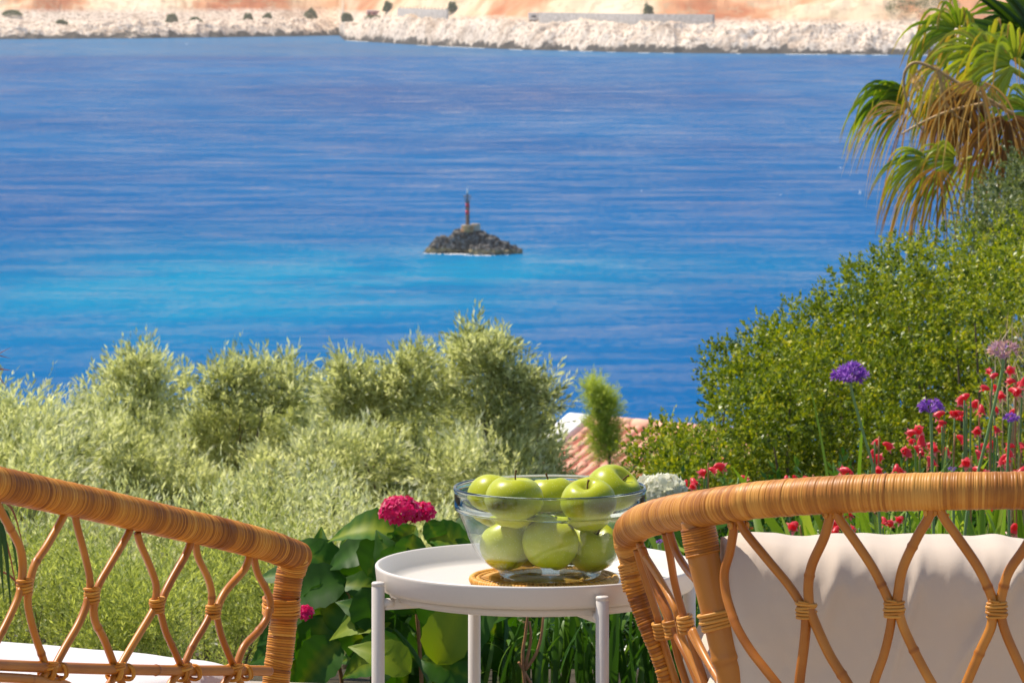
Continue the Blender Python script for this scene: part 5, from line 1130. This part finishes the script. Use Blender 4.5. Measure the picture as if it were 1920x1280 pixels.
# pink hydrangea
hb = np.array([(790 - 960) / F * 8.8, 8.8, -.12]); hy = empty('pink_hydrangea', hb); tag(hy, 'hydrangea with deep pink flower head and large dark green leaves left of the table', 'hydrangea')
def loc_(p, b): return np.array(p) - b
def hyd_leaf(px, py, d, ang, tilt, s=1.0, mesh=None, par=hy, b=hb, dep=0.0):
    """ang: direction of the tip in the picture (degrees, 0 right, 90 up); tilt: how far the face turns to the sky"""
    a = math.radians(ang); ax = Vector((math.cos(a), dep, math.sin(a))); o = obj('leaf', mesh or random.choice(hleaf), par)
    orient(o, loc_(P(px, py, d), b), ax, (0, -math.cos(tilt), math.sin(tilt)) if abs(math.cos(a)) > .2 or True else (0, 0, 1)); o.scale = (s, s, s); return o
HL = [(745, 1000, 8.62, 172, .9, .95), (790, 1010, 8.6, 215, .6, .95), (800, 1005, 8.6, 350, .8, .85), (775, 1000, 8.55, 262, .5, .75), (850, 985, 8.7, 355, 1.0, .75), (800, 975, 8.6, 300, .6, .55), (720, 1020, 8.7, 200, .8, .9), (760, 1020, 8.55, 250, .5, .9), (830, 1020, 8.6, 320, .6, .8), (780, 985, 8.6, 235, .7, .6),
      (640, 1075, 8.75, 150, .8, 1.0), (650, 1085, 8.7, 200, .6, 1.1), (690, 1080, 8.65, 60, .6, 1.0), (640, 1095, 8.7, 240, .5, 1.1), (600, 1090, 8.8, 170, .8, .9), (680, 1100, 8.6, 290, .4, 1.0), (700, 1065, 8.7, 20, .9, .9), (590, 1140, 8.75, 210, .6, 1.0), (610, 1150, 8.7, 255, .4, 1.1), (650, 1150, 8.65, 300, .5, 1.0), (585, 1190, 8.75, 200, .6, 1.0), (640, 1200, 8.65, 225, .5, 1.05), (690, 1180, 8.7, 330, .5, 1.0), (560, 1200, 8.8, 250, .5, .9),
      (780, 1150, 8.55, 115, .3, 1.25), (800, 1180, 8.5, 60, .4, 1.0), (740, 1180, 8.6, 150, .6, .9), (760, 1210, 8.5, 200, .5, 1.0), (790, 1235, 8.45, 340, .6, 1.0), (830, 1230, 8.45, 50, .4, 1.2), (850, 1170, 8.55, 20, .7, .9), (740, 1120, 8.7, 160, .7, .9), (720, 1130, 8.7, 260, .4, 1.0), (810, 1120, 8.75, 280, .4, .9), (870, 1130, 8.75, 320, .6, .9)]
for q in HL:
    hyd_leaf(*q)
for q in ((820, 1245, 8.42, 70, .35, 1.15), (735, 1165, 8.6, 185, .9, .9), (770, 1260, 8.4, 150, .7, .9)): hyd_leaf(*q, mesh=hleaf_y)
for k in range(110):  # filling leaves further back in the bush
    fx_ = rng.uniform(560, 930); hyd_leaf(fx_, rng.uniform(1080, 1200 if fx_ < 740 else 1250), rng.uniform(8.75, 9.25), rng.uniform(0, 360), rng.uniform(.2, 1), rng.uniform(.55, 1.0))
o = obj('flower_head', flower_head(190, .040, .012, M['pink'], 'flower_head', .8, 4, (.1, .9), 5), hy, loc_(P(750, 962, 8.5), hb))
o = obj('flower_head', flower_head(60, .022, .011, M['pink'], 'flower_head', .9, 4, (.1, .9), 6), hy, loc_(P(794, 962, 8.54), hb))
o = obj('flower_head', flower_head(40, .016, .010, M['pink'], 'flower_head', .9, 4, (.2, .9), 7), hy, loc_(P(572, 1150, 8.5), hb))
o = obj('flower_head', flower_head(26, .012, .009, M['pink'], 'flower_head', .9, 4, (.2, .9), 8), hy, loc_(P(880, 1150, 8.6), hb))
for (x0, y0, x1, y1, dd) in ((757, 985, 790, 1270, 8.7), (640, 1085, 700, 1280, 8.75), (830, 1140, 870, 1280, 8.9), (850, 1145, 885, 1280, 8.95), (812, 1140, 835, 1230, 8.9), (600, 1150, 640, 1270, 8.85), (893, 1140, 892, 1250, 9.0)):
    pth = catmull([P(x0, y0, dd), P((x0 + x1) / 2 + 6, (y0 + y1) / 2, dd), P(x1, y1, dd), [P(x1, y1, dd)[0], dd, -.14]], 6); V, Fs = tube_arrays(pth - hb, .0042, 7); obj('stem', mesh_np('stem', V, Fs, M['twig']), hy)
# white hydrangea
wb = np.array([(1250 - 960) / F * 9.5, 9.5, -.2]); wh = empty('white_hydrangea', wb); tag(wh, 'pale white hydrangea head just above the curved rail right of the bowl', 'hydrangea')
obj('flower_head', flower_head(120, .045, .021, M['white'], 'flower_head', .75, 4, (0, 1), 9), wh, loc_(P(1246, 922, 9.5), wb)); obj('flower_head', flower_head(45, .022, .018, M['white'], 'flower_head', .9, 4, (0, 1), 10), wh, loc_(P(1215, 912, 9.55), wb))
pth = catmull([P(1242, 935, 9.5), P(1250, 1050, 9.5), [wb[0], 9.5, -.2]], 6); V, Fs = tube_arrays(pth - wb, .005, 7); obj('stem', mesh_np('stem', V, Fs, M['flowerstem']), wh)
for q in ((1235, 960, 9.5, 200, .6, 1.0), (1250, 965, 9.45, 330, .6, 1.0), (1225, 990, 9.5, 170, .7, 1.0), (1260, 1000, 9.5, 20, .8, 1.0), (1300, 1000, 9.6, 60, .5, .9)): hyd_leaf(*q, par=wh, b=wb)

# strap leaves under the table
def strap_mesh(L, W, bend, n=11):
    t = np.linspace(0, 1, n); a = bend * t ** 1.4; dx = np.sin(a); dz = np.cos(a); x = np.concatenate([[0], np.cumsum((dx[1:] + dx[:-1]) / 2)]) * L / (n - 1); z = np.concatenate([[0], np.cumsum((dz[1:] + dz[:-1]) / 2)]) * L / (n - 1)
    w = W / 2 * np.interp(t, [0, .15, .6, .9, 1], [.7, 1, .9, .45, .03]); V = []
    for k in range(n): V += [[x[k], -w[k], z[k]], [x[k] - .25 * w[k] * dz[k], 0, z[k] + .25 * w[k] * dx[k]], [x[k], w[k], z[k]]]
    i = np.arange(n - 1)[:, None] * 3; Q = np.concatenate([np.stack([i[:, 0] + k, i[:, 0] + k + 1, i[:, 0] + k + 4, i[:, 0] + k + 3], 1) for k in (0, 1)]); return np.array(V), [Q]
def strap_set(mat, L, W, tones=(.3, .5, .7, .9)):
    out = []
    for k, b_ in enumerate((.25, .6, 1.1, 1.7)):
        V, Fs = strap_mesh(L * (1 - .06 * k), W, b_); out.append(mesh_np('leaf', V, Fs, M[mat], np.full(len(V), tones[k])))
    return out
SD = strap_set('strap', .32, .016); SD2 = strap_set('strap', .30, .022, (.5, .7, .9, 1)); SLt = strap_set('straplight', .26, .012); SLt2 = strap_set('straplight', .20, .016, (.9, .6, .8, .4))
def clump(name, label, cat, group, px, d, n, meshes, rad=.06, zoff=0.0, s=(.7, 1.15), lean=.35):
    b = np.array([(px - 960) / F * d, d, ground_z(d) + zoff]); e = empty(name, b)
    for k in range(n):
        o = obj('leaf', random.choice(meshes), e, (rng.normal() * rad, rng.normal() * rad, 0)); o.rotation_euler = (rng.normal() * lean * .5, rng.normal() * lean * .5, rng.uniform(0, 6.28)); q = rng.uniform(*s); o.scale = (q, q, q)
    tag(e, label, cat, group); return e
G = 'strap-leaved clumps under the table'
clump('agapanthus_clump', 'dark strap-leaved clump between the back and front table legs, left of the middle', 'plant', G, 960, 8.75, 30, SD, .05, s=(.5, .9))
clump('agapanthus_clump', 'dense strap-leaved clump directly left of the front right table leg', 'plant', G, 1075, 8.85, 40, SD, .06, s=(.6, 1.0))
clump('agapanthus_clump', 'strap-leaved clump just right of the front right table leg', 'plant', G, 1185, 8.8, 40, SD, .06, s=(.6, 1.0))
clump('agapanthus_clump', 'strap-leaved clump glimpsed through the side lattice of the right seat', 'plant', G, 1300, 8.9, 36, SD2 + SD, .07, s=(.6, 1.0))
# dry twigs between the strap leaves
tg = empty('dry_twigs', P(985, 1262, 8.6)); tag(tg, 'brown woody stems rising beside the strap leaves under the table', 'stems')
for q in ([(985, 1290), (980, 1230), (985, 1190), (990, 1150)], [(985, 1250), (995, 1200), (993, 1165)], [(985, 1255), (1005, 1225), (1015, 1190), (1020, 1140)], [(1000, 1290), (985, 1262), (972, 1240)]):
    pth = catmull([P(x, y, 8.6) for x, y in q], 6); V, Fs = tube_arrays(pth - np.array(tg.location), np.linspace(.004, .0025, len(pth)), 6); obj('stem', mesh_np('stem', V, Fs, M['twig']), tg)

# red flowered plants behind the right seat
def blossom_mesh(seed):
    lr = np.random.default_rng(seed); parts = []
    p = np.array([[0, 0, 0], [.3, 0, .1], [.7, 0, .1], [1, 0, -.05]]) * .026; c = catmull(p, 3); V, Fs = tube_arrays(c, np.interp(np.linspace(0, 1, len(c)), [0, .3, .8, 1], [.003, .007, .0105, .012]), 8, False); parts.append((V, Fs, .4 + .2 * lr.random()))
    for k in range(5):
        a = k / 5 * 2 * np.pi; e = c[-1] + np.array([.0, math.cos(a) * .009, math.sin(a) * .009]); t = e + np.array([.007, math.cos(a) * .010, math.sin(a) * .010]); s = np.array([0, -math.sin(a), math.cos(a)]) * .006
        parts.append((np.array([e - s, e + s, t]), [np.array([[0, 1, 2]])], .75 + .25 * lr.random()))
    V, Fs, T_ = merge(parts); return mesh_np('blossom', V, Fs, M['red'], T_)
BM = [blossom_mesh(k) for k in range(4)]
RP = [(1325, 10.0, 8), (1490, 10.2, 8), (1600, 9.8, 16), (1640, 10.3, 12), (1720, 9.9, 20), (1770, 10.6, 16), (1815, 9.9, 20), (1850, 10.8, 16), (1895, 10.1, 20), (1945, 10.6, 16), (1540, 9.7, 14), (1670, 9.6, 16)]
BP = [(1328, 868), (1320, 885), (1325, 895), (1295, 897), (1310, 905), (1480, 892), (1525, 890), (1385, 895), (1640, 828), (1648, 818), (1635, 860), (1628, 882), (1725, 808), (1716, 815), (1766, 800), (1756, 830), (1808, 750), (1820, 745), (1835, 752), (1812, 760), (1860, 697), (1857, 733), (1807, 780), (1805, 850), (1822, 855),
      (1855, 830), (1880, 855), (1892, 857), (1845, 880), (1917, 707), (1905, 700), (1770, 765), (1790, 775), (1815, 870), (1725, 840), (1590, 965), (1640, 960), (1580, 985), (1655, 985), (1840, 960), (1890, 990), (1790, 975), (1500, 985), (1700, 960), (1745, 970), (1540, 975), (1610, 990), (1870, 960), (1905, 765), (1890, 740), (1775, 842), (1740, 860), (1700, 850), (1865, 770), (1908, 880), (1675, 870), (1590, 880), (1915, 830), (1835, 800), (1870, 800), (1790, 812)]
RL = ['at the far left beside the white hydrangea', 'peeping over the rail above the first rail joint', 'below the large purple flower', 'behind the large purple flower stem', 'around the middle purple flower', 'left of the bright red trio', 'in the centre of the red bed', 'with the highest red blossoms', 'around the small right purple flower', 'at the right picture border', 'low between rail and pillow, left of the first joint', 'low, seen between rail and pillow near the middle']
plants = []
for k, (px, d, nl) in enumerate(RP):
    e = clump('red_flower_plant', 'red-flowering plant with light green leaves ' + RL[k], 'plant', 'red flowering plants behind the right seat', px, d, int(nl * 1.8), SLt + SLt2 if k > 1 else SLt, .06, s=(1.0, 1.9) if d < 9.75 else (1.5, 2.8), lean=.6); plants.append(e)
for n_, (x, y) in enumerate(BP):
    k = min(range(len(RP)), key=lambda i: abs(RP[i][0] - x) + (60 if (RP[i][1] < 9.75) != (y > 940) else 0)); e = plants[k]; b = np.array(e.location); d = b[1] - rng.uniform(0, .25); p = P(x, y, d)
    for m_ in range(rng.integers(1, 3)):
        q = p + rng.normal(size=3) * .010; o = obj('blossom', random.choice(BM), e, q - b); o.rotation_euler = (rng.uniform(-.6, .6), rng.uniform(-.4, 1.2), rng.uniform(0, 6.28)); s_ = rng.uniform(.6, 1.0); o.scale = (s_,) * 3
    pth = catmull([p - b, (p - b) * [.6, .6, .55] + [0, 0, .03], np.array([0, 0, 0.0])], 6); V, Fs = tube_arrays(pth, .0022, 5); obj('stem', mesh_np('stem', V, Fs, M['flowerstem'] if n_ % 3 else M['twig']), e)
# purple flowers on thin stems
def purple(px, py, R, d, path, lab, mat='purple', n=46, sd=0):
    c = P(px, py, d); x1, y1 = path[-1]; g_ = P(x1, y1, d); b = np.array([g_[0] + (g_[0] - P(*path[0], d)[0]) * .4, d, ground_z(d)]); e = empty('purple_flower', b)
    R = R / F * d; lr = np.random.default_rng(sd); C = []; A = []; N = []; L = []
    for k in range(n):
        v = lr.normal(size=3); v[2] = abs(v[2]) * .9 - .1; v /= np.linalg.norm(v); tip = c + v * R * [1, 1, .75] * lr.uniform(.5, .9)
        u = np.cross(v, lr.normal(size=3)); u /= np.linalg.norm(u); w = np.cross(v, u)
        for q in range(6):
            a = q * np.pi / 3; dd = v * .6 + u * math.cos(a) * .6 + w * math.sin(a) * .6; C.append(tip); A.append(dd); N.append(v); L.append(R * .36)
        C.append(c - [0, 0, R * .35]); A.append(tip - (c - [0, 0, R * .35])); N.append(u); L.append(np.linalg.norm(tip - c + [0, 0, R * .35]))
    L = np.array(L); W = np.where(np.arange(len(L)) % 7 == 6, R * .05, L * .36)
    o = obj('flower_head', leaves_mesh('flower_head', np.array(C) - b, np.array(A), np.array(N), L, W, lr.random(len(L)), M[mat]), e)
    pth = catmull([c - [0, 0, R * .3]] + [P(x, y, d) for x, y in path] + [b], 6); V, Fs = tube_arrays(pth - b, .0032, 6); obj('stem', mesh_np('stem', V, Fs, M['flowerstem']), e)
    tag(e, lab, 'flower', 'purple flowers on tall stems')
purple(1594, 706, 34, 8.7, [(1600, 745), (1618, 810), (1638, 880), (1648, 960)], 'largest purple flower head on a leaning stem, alone against the dark shrub', n=70, sd=1)
purple(1745, 766, 25, 8.9, [(1746, 800), (1748, 880), (1750, 960)], 'medium purple flower head on an upright stem, middle of the right bed', n=40, sd=2)
purple(1896, 786, 17, 9.0, [(1893, 810), (1889, 880), (1892, 960)], 'small purple flower head at the right, lower than the faded one', n=30, sd=3)
purple(1786, 880, 9, 9.1, [(1787, 895), (1788, 960)], 'tiny purple flower just above the wrapped rail', n=14, sd=4)
purple(1880, 662, 33, 8.8, [(1880, 690), (1862, 770), (1840, 860), (1822, 930), (1810, 990)], 'faded pinkish-purple flower head on a tall slanting stem at the right', mat='faded', n=36, sd=5)
purple(1236, 1016, 8, 7.2, [(1237, 1040), (1238, 1120)], 'tiny purple flower showing under the curved rail beside the table tray', n=14, sd=6)
# pale dry grass plume
gb = P(1895, 760, 11.2); e = empty('dry_grass_tuft', (gb[0], 11.2, ground_z(11.2))); b = np.array(e.location); C = []; A = []
for k in range(130): C.append(P(rng.normal(1910, 30), rng.uniform(640, 800), 11.2 + rng.normal() * .08) - b); A.append([rng.normal() * .5 - .2, rng.normal() * .3, 1])
C = np.array(C); obj('plume', leaves_mesh('plume', C, np.array(A), rvec(len(C)), .09, .0035, rng.random(len(C)), M['tan_grass']), e)['kind'] = 'stuff'
parts = []
for k in range(12): parts.append((*tube_arrays(catmull([[rng.normal() * .02, rng.normal() * .02, 0], [rng.normal() * .03, 0, .5], P(rng.normal(1905, 20), rng.uniform(700, 760), 11.2) - b], 5), .002, 4), .5))
V, Fs, T_ = merge(parts); obj('stalks', mesh_np('stalks', V, Fs, M['tan_grass'], T_), e); tag(e, 'pale tan feathery grass plume behind the faded flower at the right border', 'grass tuft')
# more grassy greens in the right bed
for k, (px, d, lab) in enumerate([(1560, 9.3, 'light green leafy clump between rail and pillow at the left'), (1700, 9.25, 'light green leafy clump between rail and pillow near the second joint'), (1850, 9.3, 'light green leafy clump between rail and pillow at the right'), (1930, 9.4, 'light green leafy clump low at the right border'), (1400, 10.4, 'light green leafy clump over the left rail bend'), (1780, 9.5, 'light green leafy clump under the tiny purple flower'), (1640, 9.45, 'light green leafy clump under the largest purple flower')]):
    clump('leafy_clump', lab, 'plant', 'light green clumps in the right bed', px, d, 26, SLt + SLt2, .07, s=(1.1, 1.9), lean=.6)
# spiky plant at the left border
cb = np.array([(-40 - 960) / F * 8.6, 8.6, -.12]); e = empty('spiky_plant', cb); tag(e, 'spiky plant at the left border with dark green and rusty drooping blades', 'plant')
for (x0, y0, x1, y1, x2, y2, w, tn) in ((-40, 1000, 10, 960, 40, 1110, .014, .3), (-60, 1010, 0, 985, 22, 1150, .018, .2), (-50, 990, -10, 960, 8, 1130, .02, .35), (-50, 1030, 5, 1000, 45, 1180, .006, 1), (-40, 1060, 20, 1080, 60, 1140, .006, 1), (-30, 950, 20, 950, 52, 1060, .006, .95),
                                        (-60, 690, -20, 672, 22, 650, .004, 1), (-60, 640, -20, 660, 20, 672, .004, 1), (-60, 700, -10, 692, 22, 694, .005, 1), (-50, 690, -10, 700, 14, 728, .005, 1), (-60, 480, -30, 500, 4, 512, .004, 1)):
    c = catmull([P(x0, y0, 8.6), P(x1, y1, 8.58), P(x2, y2, 8.56)], 6); t = np.linspace(0, 1, len(c)); wd = w * np.interp(t, [0, .4, 1], [.8, 1, .05]); s_ = np.array([.9, .1, .35]) if y1 > 800 else np.array([.2, .1, 1.0])
    V = np.stack([c - s_ * wd[:, None] / 2, c + np.array([0, -.2, 0]) * wd[:, None], c + s_ * wd[:, None] / 2], 1).reshape(-1, 3) - cb; n = len(c); i = np.arange(n - 1)[:, None] * 3
    Q = np.concatenate([np.stack([i[:, 0] + k, i[:, 0] + k + 1, i[:, 0] + k + 4, i[:, 0] + k + 3], 1) for k in (0, 1)]); obj('leaf', mesh_np('leaf', V, [Q], M['cordyline'], np.full(len(V), tn)), e)
V, Fs = tube_arrays([np.zeros(3), np.array([0, 0, .4]), P(-60, 690, 8.6) - cb, P(-62, 480, 8.6) - cb], [.012, .008, .005, .003], 8); obj('stem', mesh_np('stem', V, Fs, M['bark']), e)
# ------------------------------------------------------------------ haze over the bay
hm = bpy.data.materials.new('haze'); hm.use_nodes = True; hn = hm.node_tree; hn.nodes.remove(hn.nodes['Principled BSDF'])
pv = hn.nodes.new('ShaderNodeVolumePrincipled'); pv.inputs['Color'].default_value = (1.0, .93, .86, 1); pv.inputs['Density'].default_value = HAZE; pv.inputs['Anisotropy'].default_value = .3
hn.links.new(pv.outputs[0], hn.nodes['Material Output'].inputs['Volume'])
V, Fs = box_arrays((0, 3000, (SEA - 10 + 400) / 2), (16000, 6200, 400 - SEA + 10)); o = obj('haze', mesh_np('haze', V, Fs, hm, smooth=False)); tag(o, kind='stuff'); o.visible_shadow = True
#@@NEXT
